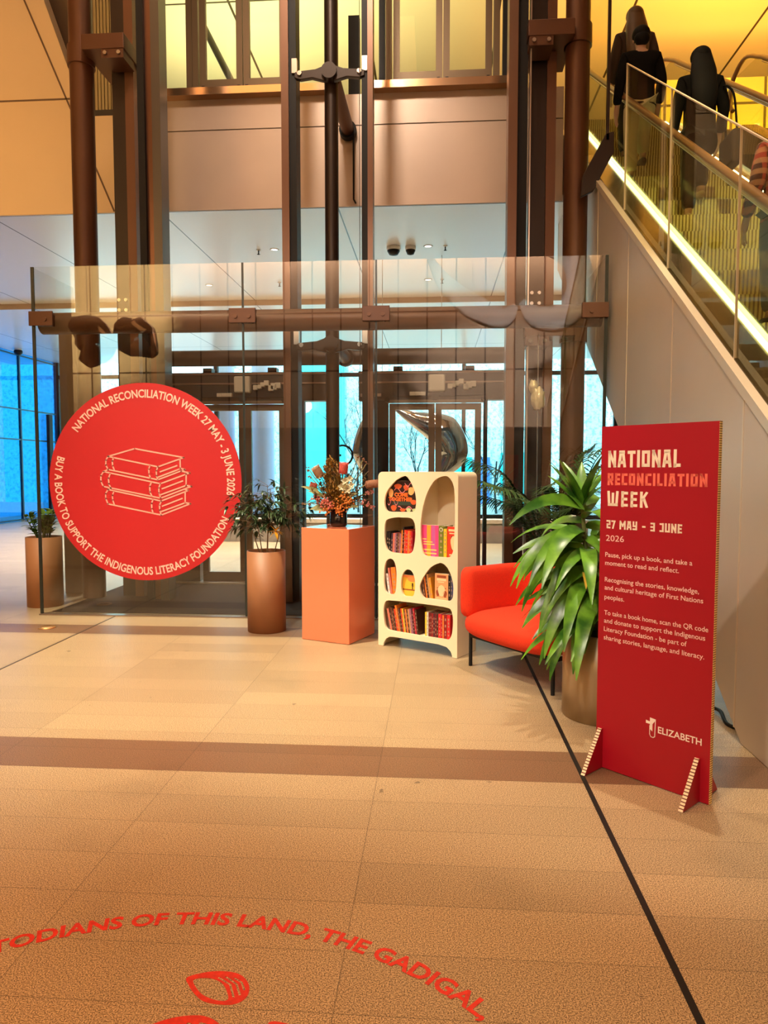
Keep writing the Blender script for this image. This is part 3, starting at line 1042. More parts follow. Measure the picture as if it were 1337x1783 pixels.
es = thing('escalator', 'rising escalator with glass sides and yellow lit steps over pale metal cladding', 'escalator', (2.45, 4.12, 0))
js = (2.95, 4.22, 5.50, 6.77, 8.05, 9.33, 10.6)
for a, b in zip(js, js[1:]):
    a1, b1 = a + 0.006, b - 0.006
    low = [(a1, zu(a1)), (b1, zu(b1))] if not (a1 < 4.12 < b1) else [(a1, 0.0), (4.12, 0.0), (b1, zu(b1))]
    low = [(y, z + (0.004 if z == 0 else 0)) for y, z in low]
    MB().prism(low + [(b1, zd(b1) - 0.10), (a1, zd(a1) - 0.10)], 1.76, 1.79, 'x').build('cladding_panel', M_clad, es, world=True)
    MB().box(1.757, 1.765, b1 - 0.002, b1 + 0.014, zu(b1), zd(b1) - 0.1).build('panel_joint', M_cladedge, es, world=True)
slope_slab(1.745, 1.80, 2.95, 10.6, -0.10, -0.03).build('edge_trim', M_cladedge, es, world=True)
slope_slab(1.80, 3.30, 4.12, 10.6, 0.0, 0.06, zu).build('soffit', M_clad, es, world=True)
slope_slab(3.27, 3.30, 4.12, 10.6, 0.06, 1.3, zu).build('truss_side', M_clad, es, world=True)
slope_slab(1.80, 2.02, 2.95, 10.4, -0.07, -0.02).build('deck', M_deck, es, world=True)
slope_slab(2.02, 2.10, 2.95, 10.4, -0.06, -0.005).build('glowing_deck', M_strip, es, world=True, )
slope_slab(2.10, 2.112, 2.95, 10.4, -0.4, 0.0).build('skirt', M_skirt, es, world=True)
slope_slab(3.10, 3.112, 2.95, 10.4, -0.4, 0.06).build('skirt', M_skirt, es, world=True)
slope_slab(3.112, 3.18, 2.95, 10.4, 0.0, 0.06).build('glowing_deck', M_stripw, es, world=True)
slope_slab(3.18, 3.32, 2.95, 10.4, 0.0, 0.04).build('deck', M_deck, es, world=True)
balustrade(es, 2.06, 0.82)
balustrade(es, 3.22, 0.90)
for i in range(20):
    y = 3.2 + 0.4 * i
    z = 2.50 + SL * (y - 4.77)
    if z > 6.75:
        break
    st = MB()
    st.prism([(y + 0.03, z - SL * 0.4 - 0.02), (y + 0.005, z - 0.12), (y, z), (y + 0.41, z), (y + 0.41, z - 0.04), (y + 0.06, z - 0.04), (y + 0.06, z - SL * 0.4 - 0.02)], 2.115, 3.095, 'x')
    st.build('step', M_step, es, world=True)
for y1, y0 in ((7.13, 5.80), (5.785, 4.495), (4.48, 3.0)):
    MB().prism([(y0, zd(y0) - 0.03), (y1, zd(y1) - 0.03), (y1, zd(y1) + 1.33), (y0, zd(y0) + 1.33)], 1.800, 1.812, 'x').build('guard_glass', M_glass_e, es, world=True)
    MB().prism([(y1 - 0.007, zd(y1) - 0.03), (y1, zd(y1) - 0.03), (y1, zd(y1) + 1.33), (y1 - 0.007, zd(y1) + 1.33)], 1.799, 1.813, 'x').build('glass_edge', M_cladedge, es, world=True)
    slope_slab(1.799, 1.813, y0, y1, 1.328, 1.338).build('glass_edge', M_cladedge, es, world=True)

e2 = thing('escalator', 'neighbouring escalator beyond the first, only its glass and handrails showing', 'escalator', (4.9, 4.12, 0))
slope_slab(4.2, 4.23, 4.12, 10.6, 0.06, 1.3, zu).build('truss_side', M_clad, e2, world=True)
slope_slab(4.23, 5.6, 4.12, 10.6, 0.0, 0.06, zu).build('soffit', M_clad, e2, world=True)
slope_slab(4.2, 4.4, 2.95, 10.4, -0.07, -0.02).build('deck', M_deck, e2, world=True)
balustrade(e2, 4.36, 0.9)
balustrade(e2, 5.5, 0.9)

t = thing('glass_post', 'dark bracket arm and post holding the glass edge above the escalator', 'bracket', (1.86, 8.2, 4.7))
MB().prism([(1.58, 4.55), (1.60, 4.78), (1.84, 5.22), (1.93, 5.24), (1.93, 5.02), (1.72, 4.62)][::-1], 8.10, 8.16, 'y').build('arm', M_bronzed, t, world=True, bevel=0.006)
MB().box(1.845, 1.875, 8.10, 8.14, 5.15, 9.2).build('post', M_bronzed, t, world=True)
MB().box(1.62, 1.845, 8.115, 8.127, 5.0, 9.2).build('glass_pane', M_glass_e, t, world=True)

# ------------------------------------------------------------------ people on the escalator


def skin(name, verts, edges, m, parent, sub=2, root=0):
    me = bpy.data.meshes.new(name)
    me.from_pydata([v[0] for v in verts], edges, [])
    me.materials.append(m)
    o = bpy.data.objects.new(name, me)
    COL.objects.link(o)
    o.parent = parent
    sk = o.modifiers.new('skin', 'SKIN')
    sk.use_smooth_shade = True
    lay = me.skin_vertices[0].data
    for i, (p, r) in enumerate(verts):
        lay[i].radius = r if isinstance(r, tuple) else (r, r)
        lay[i].use_root = (i == root)
    d = o.modifiers.new('subdivision', 'SUBSURF')
    d.levels = d.render_levels = sub
    return o


def chain(V, E, start, pts):
    """append pts ((pos),(r)) as a chain from index start; returns last index"""
    for p, r in pts:
        V.append((p, r))
        E.append((start, len(V) - 1))
        start = len(V) - 1
    return start


def person(label, loc, h, coat, trousers, hair_m, long_hair=True, coat_len=0.72, skin_m=None, step=True, arm_bend=(0.10, 0.10), shoes=None, rz=0.0, lean=0.0):
    t = thing('person', label, 'person', loc, rz, 'people riding the escalator')
    skin_m = skin_m or mat('skin_tone', (0.45, 0.27, 0.18), 0.55)
    k = h / 1.75
    fz = 0.27 / k if step else 0.0     # the forward foot stands one step up

    def P(x, y, z):
        return (x * k, (y + lean * z) * k, z * k)
    V, E = [(P(0, 0, 0.96), (0.135 * k, 0.095 * k))], []
    c = chain(V, E, 0, [(P(0, 0.01, 1.12), (0.125 * k, 0.09 * k)), (P(0, 0.0, 1.30), (0.145 * k, 0.10 * k)), (P(0, 0, 1.41), (0.11 * k, 0.08 * k))])
    nk = chain(V, E, c, [(P(0, 0.0, 1.49), 0.05 * k), (P(0, 0.02, 1.56), (0.065 * k, 0.075 * k)), (P(0, 0.03, 1.64), (0.075 * k, 0.095 * k)), (P(0, 0.02, 1.71), (0.062 * k, 0.078 * k))])
    arms = []
    for s in (-1, 1):
        b = arm_bend[0 if s < 0 else 1]
        w = chain(V, E, c, [(P(s * 0.17, 0, 1.40), 0.055 * k), (P(s * 0.225, -0.03, 1.13), 0.042 * k), (P(s * 0.235, b, 0.90), 0.03 * k)])
        pm = chain(V, E, w, [(P(s * 0.235, b + 0.035, 0.83), (0.022 * k, 0.04 * k))])
        arms.append((s, b))
        for f in range(4):
            y = b + 0.0 + f * 0.022
            L = (0.07, 0.08, 0.075, 0.06)[f]
            chain(V, E, pm, [(P(s * 0.235, y, 0.79), 0.010 * k), (P(s * 0.228, y + 0.012, 0.79 - L * 0.5), 0.009 * k), (P(s * 0.212, y + 0.018, 0.79 - L), 0.008 * k)])
        chain(V, E, pm, [(P(s * 0.215, b + 0.07, 0.82), 0.011 * k), (P(s * 0.205, b + 0.085, 0.785), 0.009 * k)])
    for s in (-1, 1):
        up = fz if s > 0 else 0.0
        kn = P(s * 0.095, (0.20 if up else 0.02), 0.52 + up * 0.55)
        an = P(s * 0.095, (0.17 if up else -0.03), 0.085 + up)
        chain(V, E, 0, [(P(s * 0.09, 0, 0.88), 0.085 * k), (kn, 0.056 * k), (an, 0.04 * k), (P(s * 0.10, (0.30 if up else 0.10), 0.035 + up), (0.04 * k, 0.03 * k))])
    skin('body', V, E, skin_m, t)
    # face and ears (looking up the escalator)
    fc = MB()
    fc.ball(P(0, 0.125, 1.615), (0.014 * k, 0.022 * k, 0.022 * k), 8, 6)
    for s in (-1, 1):
        fc.ball(P(s * 0.078, 0.03, 1.62), (0.012 * k, 0.022 * k, 0.032 * k), 8, 6)
    fc.build('face_features', skin_m, t)
    ey = MB()
    for s in (-1, 1):
        ey.ball(P(s * 0.03, 0.112, 1.645), 0.011 * k, 8, 6)
    ey.build('eyes', mat('eye_dark', (0.02, 0.015, 0.01), 0.2), t)
    # trousers
    V, E = [(P(0, 0, 0.98), (0.15 * k, 0.11 * k))], []
    for s in (-1, 1):
        up = fz if s > 0 else 0.0
        chain(V, E, 0, [(P(s * 0.092, 0, 0.86), 0.105 * k), (P(s * 0.095, (0.20 if up else 0.02), 0.52 + up * 0.55), 0.082 * k), (P(s * 0.095, (0.165 if up else -0.03), 0.10 + up), 0.075 * k)])
    skin('trousers', V, E, trousers, t)
    # coat with sleeves, open hem below the hips
    V, E = [(P(0, 0, 1.02), (0.175 * k, 0.125 * k))], []
    if coat_len < 0.9:
        chain(V, E, 0, [(P(0, 0, 0.86), (0.20 * k, 0.15 * k)), (P(0, 0, coat_len), (0.21 * k, 0.165 * k))])
    else:
        chain(V, E, 0, [(P(0, 0, 0.93), (0.175 * k, 0.125 * k))])
    c = chain(V, E, 0, [(P(0, 0.0, 1.28), (0.18 * k, 0.125 * k)), (P(0, -0.005, 1.42), (0.135 * k, 0.10 * k))])
    chain(V, E, c, [(P(0, 0.0, 1.50), (0.075 * k, 0.07 * k))])
    for s in (-1, 1):
        b = arm_bend[0 if s < 0 else 1]
        chain(V, E, c, [(P(s * 0.175, 0, 1.405), 0.075 * k), (P(s * 0.235, -0.03, 1.13), 0.064 * k), (P(s * 0.24, b - 0.01, 0.92), 0.052 * k)])
    skin('coat', V, E, coat, t)
    # hair: a cap over the skull and a fall down the back
    hb = MB().ball(P(0, 0.005, 1.665), (0.102 * k, 0.108 * k, 0.098 * k), 20, 14)
    if long_hair:
        pts = [P(0, -0.03, 1.70), P(0, -0.055, 1.58), P(0, -0.09, 1.44), P(0, -0.125, 1.26), P(0, -0.125, 1.10), P(0, -0.12, 1.06)]
        hb.tube(smooth_path(pts, 5), [q * k for q in [0.085 + 0.045 * min(1, i / 9) for i in range(16)] + [0.128, 0.122, 0.114, 0.104, 0.094, 0.080, 0.066, 0.050, 0.034, 0.02]], 20, flat=((0, 1, 0), 0.55))
    else:
        hb.ball(P(0, -0.035, 1.605), (0.088 * k, 0.075 * k, 0.08 * k), 16, 10)
    hb.build('hair', hair_m, t)
    sh = shoes or mat('shoe_dark', (0.02, 0.015, 0.012), 0.5)
    for s in (-1, 1):
        up = fz if s > 0 else 0.0
        y = 0.25 if up else 0.05
        MB().ball(P(s * 0.098, y, 0.045 + up), (0.052 * k, 0.135 * k, 0.045 * k), 14, 8).build('shoe', sh, t)
    return t

M_coatb = mat('coat_black', (0.006, 0.005, 0.005), 0.95, spec=0.1)
M_coatbr = mat('coat_brown', (0.045, 0.025, 0.014), 0.9)
M_trs = mat('trousers_cream', (0.55, 0.48, 0.28), 0.85)
M_trk = mat('trousers_black', (0.012, 0.010, 0.009), 0.85)
M_hairk = mat('hair_black', (0.006, 0.005, 0.005), 0.7, spec=0.15)
M_hairb = mat('hair_brown', (0.10, 0.05, 0.02), 0.45)


def step_z(i):
    return 2.50 + SL * (3.2 + 0.4 * i - 4.77) + 0.002

person('person in a black coat with long black hair riding up in dark clothes', (2.44, 7.0, step_z(9)), 1.57, M_coatb, M_trk, M_hairk, True, 0.62, shoes=mat('shoe_tan', (0.4, 0.28, 0.14), 0.5))
person('person in a black jacket and cream trousers higher up the escalator', (2.22, 8.2, step_z(12)), 1.66, M_coatb, M_trs, M_hairk, False, 0.84)
person('person in a brown coat with brown hair, highest of those on the escalator', (2.36, 9.0, step_z(14)), 1.80, M_coatbr, M_trk, M_hairb, True, 0.6)
person('person in a red plaid shirt and dark trousers at the edge of the photo', (2.30, 4.98, step_z(4)), 1.44, check_material('red_plaid', ((0.30, 0.03, 0.02), (0.05, 0.008, 0.008), (0.45, 0.22, 0.12)), 0.07), M_trk, M_hairk, False, 0.80, arm_bend=(0.16, 0.16))
bag = thing('shoulder_bag', 'dark brown bag hanging beside the person with long black hair', 'bag', (2.70, 6.92, step_z(9) + 0.62))
MB().box(-0.05, 0.05, -0.17, 0.17, -0.18, 0.12).build('bag_body', M_coatbr, bag, bevel=0.025)
MB().tube(smooth_path([(0, -0.13, 0.1), (-0.02, -0.08, 0.45), (-0.08, 0.0, 0.56), (-0.02, 0.08, 0.45), (0, 0.13, 0.1)], 5), 0.010, 8).build('strap', M_coatb, bag)

# ------------------------------------------------------------------ red disc
dc = thing('round_sign', 'large round red sign with white lettering and a book drawing on the glass', 'sign', (-3.065, 7.324, 1.435))
MB().tube([(0, 0.006, 0), (0, -0.006, 0)], 1.045, 96).build('disc', mat('disc_red', srgb(184, 30, 36), 0.42, var=0.03, scale=1.5), dc)


def arc_top(r, a0):
    def fn(u, v):
        a = R(a0) - u / r
        return ((r + v) * math.cos(a), -0.0085, (r + v) * math.sin(a))
    return fn


def arc_bot(r, a0):
    def fn(u, v):
        a = R(a0) + u / r
        return ((r - v) * math.cos(a), -0.0085, (r - v) * math.sin(a))
    return fn

tx = MB()
text_line(tx, 'NATIONAL RECONCILIATION WEEK 27 MAY - 3 JUNE 2026', arc_top(0.893, 143.5), 0.080, R(152) * 0.893, bold=0.022)
tx.build('lettering', mat('disc_print', srgb(244, 190, 172), 0.6), dc)
tx = MB()
text_line(tx, 'BUY A BOOK TO SUPPORT THE INDIGENOUS LITERACY FOUNDATION', arc_bot(0.985, 163.5), 0.080, R(173.5) * 0.985, bold=0.022)
tx.build('lettering', mat('disc_print', srgb(244, 190, 172), 0.6), dc)
ST = [[(-0.392, 0.274), (-0.1, 0.356), (0.429, 0.262), (0.149, 0.164), (-0.392, 0.274)], [(-0.392, 0.274), (-0.417, 0.235), (-0.418, 0.183), (-0.395, 0.136)], [(-0.334, 0.257), (-0.346, 0.226), (-0.343, 0.175), (-0.328, 0.133)], [(0.063, 0.179), (0.049, 0.14), (0.05, 0.088), (0.064, 0.045)], [(0.149, 0.164), (0.13, 0.123), (0.131, 0.071), (0.146, 0.028)], [(-0.395, 0.136), (0.146, 0.028), (0.44, 0.136), (0.391, 0.149), (0.389, 0.243)], [(0.146, 0.054), (0.391, 0.144)], [(0.174, 0.112), (0.352, 0.176)], [(-0.445, 0.114), (-0.475, 0.07), (-0.476, 0.01), (-0.451, -0.044)], [(-0.445, 0.114), (-0.395, 0.136)], [(-0.445, 0.114), (0.172, -0.014), (0.492, 0.101), (0.4, 0.118)], [(-0.372, 0.092), (-0.393, 0.044), (-0.39, -0.016), (-0.369, -0.061)], [(0.074, 0.002), (0.056, -0.042), (0.057, -0.102), (0.076, -0.145)], [(0.172, -0.014), (0.153, -0.059), (0.155, -0.111), (0.171, -0.167)], [(-0.451, -0.044), (0.171, -0.167), (0.507, -0.041), (0.45, -0.031), (0.452, 0.088)], [(0.169, -0.132), (0.45, -0.032)], [(0.191, -0.067), (0.411, 0.015)], [(-0.4, -0.077), (-0.428, -0.121), (-0.427, -0.173), (-0.404, -0.23)], [(-0.4, -0.077), (-0.369, -0.061)], [(-0.4, -0.077), (0.177, -0.197), (0.475, -0.084), (0.44, -0.075)], [(-0.338, -0.099), (-0.354, -0.138), (-0.352, -0.186), (-0.337, -0.234)], [(0.088, -0.18), (0.072, -0.224), (0.073, -0.28), (0.085, -0.323)], [(0.177, -0.197), (0.158, -0.241), (0.16, -0.293), (0.174, -0.346)], [(-0.404, -0.23), (0.174, -0.346), (0.495, -0.224), (0.436, -0.214), (0.438, -0.106)], [(0.175, -0.31), (0.436, -0.215)], [(0.191, -0.251), (0.403, -0.17)]]
ln = MB()
for s in ST:
    stroke(ln, s, 0.015, lambda u, v: (u, -0.0085, v))
ln.build('logo_line_drawing', mat('pink_print', srgb(240, 160, 142), 0.6), dc)

# ------------------------------------------------------------------ standing sign
sg = thing('standing_sign', 'tall dark red cardboard sign with cream lettering standing on two feet', 'sign', (0.862, 3.763, 0), R(-44.66))
M_signred = mat('sign_red', srgb(162, 8, 34), 0.45, var=0.03, scale=2)
MB().box(0, 0.600, 0, 0.030, 0.004, 1.797).build('board', M_signred, sg)
M_flute = stripe_material('corrugated_card', (0.88, 0.62, 0.22), (0.20, 0.10, 0.03), 0.011, 0.38, 2, 0.8)
MB().box(0.600, 0.602, 0.002, 0.028, 0.004, 1.797).build('corrugated_edge', M_flute, sg)
M_flute2 = stripe_material('corrugated_foot', (0.82, 0.68, 0.48), (0.16, 0.05, 0.03), 0.013, 0.35, 2, 0.8)
for x in (0.028, 0.545):
    f_ = MB()
    f_.prism([(-0.165, 0.004), (0.0, 0.004), (0.0, 0.215), (-0.012, 0.215)], x - 0.011, x + 0.011, 'x')
    f_.prism([(0.03, 0.004), (0.195, 0.004), (0.042, 0.215), (0.03, 0.215)], x - 0.011, x + 0.011, 'x')
    fo = f_.build('foot', M_signred, sg)
    e_ = MB()
    e_.prism([(-0.167, 0.004), (-0.165, 0.004), (-0.012, 0.215), (-0.0145, 0.215)], x - 0.011, x + 0.011, 'x')
    e_.build('corrugated_edge', M_flute2, fo)

BLK = {
    'N': (0.62, [[(.12, 0), (.12, 1)], [(.50, 0), (.50, 1)], [(.12, .92), (.50, .08)]]),
    'A': (0.62, [[(.10, 0), (.23, .9)], [(.52, 0), (.39, .9)], [(.2, .9), (.42, .9)], [(.2, .3), (.42, .3)]]),
    'T': (0.56, [[(.0, .88), (.56, .88)], [(.28, 0), (.28, .9)]]),
    'I': (0.24, [[(.12, 0), (.12, 1)]]),
    'O': (0.60, [[(.12, .12), (.12, .88)], [(.48, .12), (.48, .88)], [(.12, .88), (.48, .88)], [(.12, .12), (.48, .12)]]),
    'L': (0.48, [[(.12, 0), (.12, 1)], [(.12, .12), (.48, .12)]]),
    'R': (0.58, [[(.12, 0), (.12, 1)], [(.12, .88), (.44, .88)], [(.46, .9), (.46, .5)], [(.12, .46), (.44, .46)], [(.28, .46), (.48, 0)]]),
    'E': (0.50, [[(.12, 0), (.12, 1)], [(.12, .88), (.50, .88)], [(.12, .5), (.46, .5)], [(.12, .12), (.50, .12)]]),
    'C': (0.54, [[(.12, .12), (.12, .88)], [(.12, .88), (.54, .88)], [(.12, .12), (.54, .12)]]),
    'W': (0.84, [[(.10, 1), (.16, .1)], [(.16, .12), (.68, .12)], [(.42, .12), (.42, .8)], [(.74, 1), (.68, .1)]]),
    'K': (0.60, [[(.12, 0), (.12, 1)], [(.14, .45), (.50, 1)], [(.28, .58), (.50, 0)]]),
    'M': (0.80, [[(.12, 0), (.12, 1)], [(.68, 0), (.68, 1)], [(.14, .92), (.40, .4)], [(.66, .92), (.40, .4)]]),
    'Y': (0.58, [[(.12, 1), (.12, .5)], [(.46, 1), (.46, .12)], [(.12, .46), (.46, .46)], [(.12, .12), (.46, .12)]]),
    'J': (0.50, [[(.38, 1), (.38, .12)], [(.0, .12), (.38, .12)], [(.1, .88), (.38, .88)]]),
    'U': (0.60, [[(.12, 1), (.12, .12)], [(.48, 1), (.48, .12)], [(.12, .12), (.48, .12)]]),
    '2': (0.52, [[(.0, .88), (.42, .88)], [(.42, .88), (.42, .5)], [(.12, .5), (.42, .5)], [(.12, .5), (.12, .12)], [(.12, .12), (.52, .12)]]),
    '3': (0.52, [[(.0, .88), (.42, .88)], [(.10, .5), (.42, .5)], [(.0, .12), (.42, .12)], [(.42, .88), (.42, .12)]]),
    '7': (0.50, [[(.0, .88), (.44, .88)], [(.42, .9), (.20, 0)]]),
    '-': (0.50, [[(.05, .46), (.45, .46)]]),
    ' ': (0.34, []),
}


def block_line(mb, s, fn, h, width, w=0.195, gap=0.09):
    tot = sum(BLK[c][0] for c in s) + gap * (len(s) - 1)
    kx = width / tot
    x = 0.0
    for c in s:
        for seg in BLK[c][1]:
            (a, b), (c2, d) = seg
            ww = w * (kx + h) / 2
            # strokes end flush with the cap line
            p0, p1 = (x + a) * kx, (x + c2) * kx
            q0, q1 = b * h, d * h
            dx, dy = p1 - p0, q1 - q0
            L = math.hypot(dx, dy)
            ex = 0.0 if (abs(dy) > abs(dx) and (min(b, d) <= 0.001 or max(b, d) >= 0.999)) else ww * 0.5
            if abs(dx) > abs(dy):
                ww2 = w * h * 0.95
            else:
                ww2 = w * kx * 1.0
            ux, uy = dx / L, dy / L
            e0 = 0 if b in (0, 1) else min(ex, 0.11 * h)
            e1 = 0 if d in (0, 1) else min(ex, 0.11 * h)
            if abs(dx) > abs(dy):
                gw = BLK[c][0]
                e0 = 0.10 * kx if 0.05 < a < gw - 0.05 else 0
                e1 = 0.10 * kx if 0.05 < c2 < gw - 0.05 else 0
            nx, ny = -uy * ww2 / 2, ux * ww2 / 2
            A = (p0 - ux * e0, q0 - uy * e0)
            B = (p1 + ux * e1, q1 + uy * e1)
            q = [(A[0] + nx, A[1] + ny), (A[0] - nx, A[1] - ny), (B[0] - nx, B[1] - ny), (B[0] + nx, B[1] + ny)]
            q = [(px, min(max(pz, 0), h)) for px, pz in q]
            mb.add([fn(*p) for p in q], [(0, 1, 2, 3)])
        x += BLK[c][0] + gap
    return mb


def on_sign(x0, z0):
    return lambda u, v: (x0 + u, -0.0012, z0 + v)

M_signcream = mat('sign_cream', (0.95, 0.82, 0.64), 0.6)
block_line(MB(), 'NATIONAL', on_sign(0.039, 1.586), 0.086, 0.385).build('heading_lettering', M_signcream, sg)
block_line(MB(), 'WEEK', on_sign(0.038, 1.386), 0.080, 0.228, 0.18, 0.15).build('heading_lettering', M_signcream, sg)
block_line(MB(), '27 MAY - 3 JUNE', on_sign(0.037, 1.271), 0.045, 0.402).build('heading_lettering', M_signcream, sg)
block_line(MB(), 'RECONCILIATION', on_sign(0.038, 1.495), 0.062, 0.516, 0.205, 0.12).build('salmon_lettering', mat('sign_salmon', srgb(246, 118, 98), 0.6), sg)
M_signtext = mat('sign_text', (0.92, 0.62, 0.55), 0.6)
text_line(MB(), '2026', on_sign(0.036, 1.207), 0.030, 0.102).build('text_lettering', M_signtext, sg)
for s, z, w in (('Pause, pick up a book, and take a', 1.124, 0.459), ('moment to read and reflect.', 1.081, 0.395), ('Recognising the stories, knowledge,', 0.994, 0.494), ('and cultural heritage of First Nations', 0.952, 0.515),
                ('peoples.', 0.903, 0.112), ('To take a book home, scan the QR code', 0.820, 0.542), ('and donate to support the Indigenous', 0.778, 0.529), ('Literacy Foundation - be part of', 0.734, 0.442), ('sharing stories, language, and literacy.', 0.689, 0.527)):
    text_line(MB(), s, on_sign(0.034, z), 0.0235, w, bold=0.008).build('text_lettering', M_signtext, sg)
lt = MB()
text_line(lt, 'ELIZABETH', on_sign(0.343, 0.276), 0.032, 0.217, bold=0.015)
lt.build('name_lettering', mat('sign_white', (0.95, 0.88, 0.8), 0.6), sg)
lg = MB()
lg.add([on_sign(0, 0)(*p) for p in [(0.279, 0.310), (0.279, 0.326), (0.300, 0.322), (0.300, 0.343), (0.330, 0.340), (0.330, 0.335), (0.314, 0.312), (0.314, 0.275), (0.300, 0.285), (0.300, 0.310)]], [tuple(range(10))[::-1]])
stroke(lg, [(0.300, 0.300), (0.300, 0.258), (0.306, 0.247), (0.318, 0.245), (0.327, 0.252), (0.329, 0.338)], 0.004, on_sign(0, 0))
lg.build('logo_emblem', mat('sign_white', (0.95, 0.88, 0.8), 0.6), sg)

# ------------------------------------------------------------------ coral plinth
pd = MB().box(0, 0.50, 0, 0.50, 0.003, 1.04).build('plinth', mat('coral_gloss', srgb(238, 128, 90), 0.16, coat=0.6), None, bevel=0.004)
pd.location = (-1.222, 6.430, 0)
pd.rotation_euler = (0, 0, R(-22.4))
tag(pd, 'glossy coral square plinth under the flower arrangement', 'plinth')

# ------------------------------------------------------------------ plants: helpers


def leaf_strip(mb, base, d, L, w, droop, up=Vector((0, 0, 1)), n=7, fold=0.25, m=0, shape=0.45, twist=0.0, roll=0.0):
    """a leaf blade from base heading d, length L, width w, bending down by droop"""
    d = d.normalized()
    p = Vector(base)
    rows = []
    for i in range(n + 1):
        u = i / n
        side = d.cross(up)
        side = side.normalized() if side.length > 1e-4 else Vector((1, 0, 0))
        nrm = side.cross(d).normalized()
        if twist or roll:
            tw = roll + twist * u
            side = side * math.cos(tw) + nrm * math.sin(tw)
            nrm = side.cross(d).normalized()
        k = w / 2 * (math.sin(PI * min(1, u ** shape * 0.97 + 0.03)) ** 0.8 if u < 1 else 0.02)
        k = max(k, w * 0.03)
        rows.append((p + side * k + nrm * k * fold, p.copy(), p - side * k + nrm * k * fold))
        d = (d + Vector((0, 0, -1)) * droop / n).normalized()
        p = p + d * L / n
    vs = [q for r_ in rows for q in r_]
    fs = []
    for i in range(n):
        a = i * 3
        fs += [(a, a + 1, a + 4, a + 3), (a + 1, a + 2, a + 5, a + 4)]
    mb.add(vs, fs, m, True)


def leaf_mat(name, c1, c2, rough=0.35, scale=14):
    m = bpy.data.materials.new(name)
    m.use_nodes = True
    nt = m.node_tree
    b = nt.nodes['Principled BSDF']
    n = N(nt)
    tc = nt.nodes.new('ShaderNodeTexCoord').outputs['Object']
    nt.links.new(n.mix(n.rng(n.noise(tc, scale, 3), 0.35, 0.65), c1, c2), b.inputs['Base Color'])
    b.inputs['Roughness'].default_value = rough
    return m


def rdir(r, lo, hi):
    a = r.uniform(0, 2 * PI)
    z = r.uniform(lo, hi)
    c = math.sqrt(max(0, 1 - z * z))
    return Vector((c * math.cos(a), c * math.sin(a), z))

M_pot = mat('pot_tan', srgb(172, 118, 78), 0.5, 0.0, var=0.03, scale=3)
M_potg = mat('pot_bronze_grey', (0.44, 0.33, 0.20), 0.38, 0.3, var=0.05, scale=3)
M_soil = mat('soil', (0.045, 0.026, 0.015), 0.95, var=0.4, scale=30, bump=0.8, bscale=40)
M_stem = mat('stem_brown', (0.16, 0.09, 0.04), 0.7)


def pot(t, r, h, m, wall=0.012):
    MB().lathe([(0.0, 0.003), (r, 0.003), (r, h), (r - wall, h), (r - wall, h - 0.10), (0, h - 0.10)], 48).build('planter_pot', m, t)
    MB().lathe([(0, h - 0.035), (r * 0.5, h - 0.025), (r - wall - 0.001, h - 0.045)], 32).build('soil', M_soil, t)

# tall planter with a shrub, in front of the glass
t = thing('potted_shrub', 'tall tan cylinder planter holding an airy dark green shrub, by the coral plinth', 'potted plant', (-1.635, 6.775, 0))
pot(t, 0.186, 0.785, mat('pot_brown', srgb(150, 100, 66), 0.5, 0.0, var=0.03, scale=3))
r = random.Random(11)
fo, st = MB(), MB()
for k, (ax, ay, h) in enumerate([(-0.10, 0.0, 0.56), (0.0, 0.05, 0.66), (0.05, -0.04, 0.62), (0.20, 0.02, 0.50), (-0.18, 0.03, 0.50)]):
    b0 = Vector((ax * 0.35, ay * 0.5, 0.74))
    tip = Vector((ax * 1.25, ay * 1.6, 0.76 + h))
    st.tube([b0, b0.lerp(tip, 0.5) + Vector((r.uniform(-.02, .02), 0, 0)), tip], [0.006, 0.005, 0.003], 6)
    for j in range(38):
        u = r.uniform(0.42, 1.0)
        p = b0.lerp(tip, u)
        d = rdir(r, -0.15, 0.45)
        q = p + d * r.uniform(0.08, 0.20)
        st.tube([p, q], [0.0025, 0.0015], 4, cap=False)
        for _ in range(5):
            leaf_strip(fo, q, (d + rdir(r, -0.7, 0.4) * 0.9), r.uniform(0.07, 0.12), r.uniform(0.020, 0.034), r.uniform(0.4, 1.2), n=4)
st.build('stem', M_stem, t)
fo.build('foliage', leaf_mat('shrub_leaf', (0.012, 0.030, 0.010), (0.05, 0.085, 0.03)), t)
yl = MB()
for a in range(7):
    leaf_strip(yl, (0.115, -0.10, 0.98), Vector((math.cos(a), -0.25, math.sin(a) * 0.8)), 0.085, 0.04, 0.3, n=4)
yl.build('yellow_leaves', mat('leaf_yellow', (0.85, 0.48, 0.03), 0.5), t)
dp = MB()
for a in range(6):
    leaf_strip(dp, (-0.05, -0.05, 0.89 + 0.01 * a), Vector((math.cos(a * 1.1), math.sin(a * 1.1), 0.1)), 0.07, 0.02, 0.6, n=4)
dp.build('low_leaves', leaf_mat('low_leaf', (0.10, 0.05, 0.02), (0.05, 0.04, 0.015)), t)

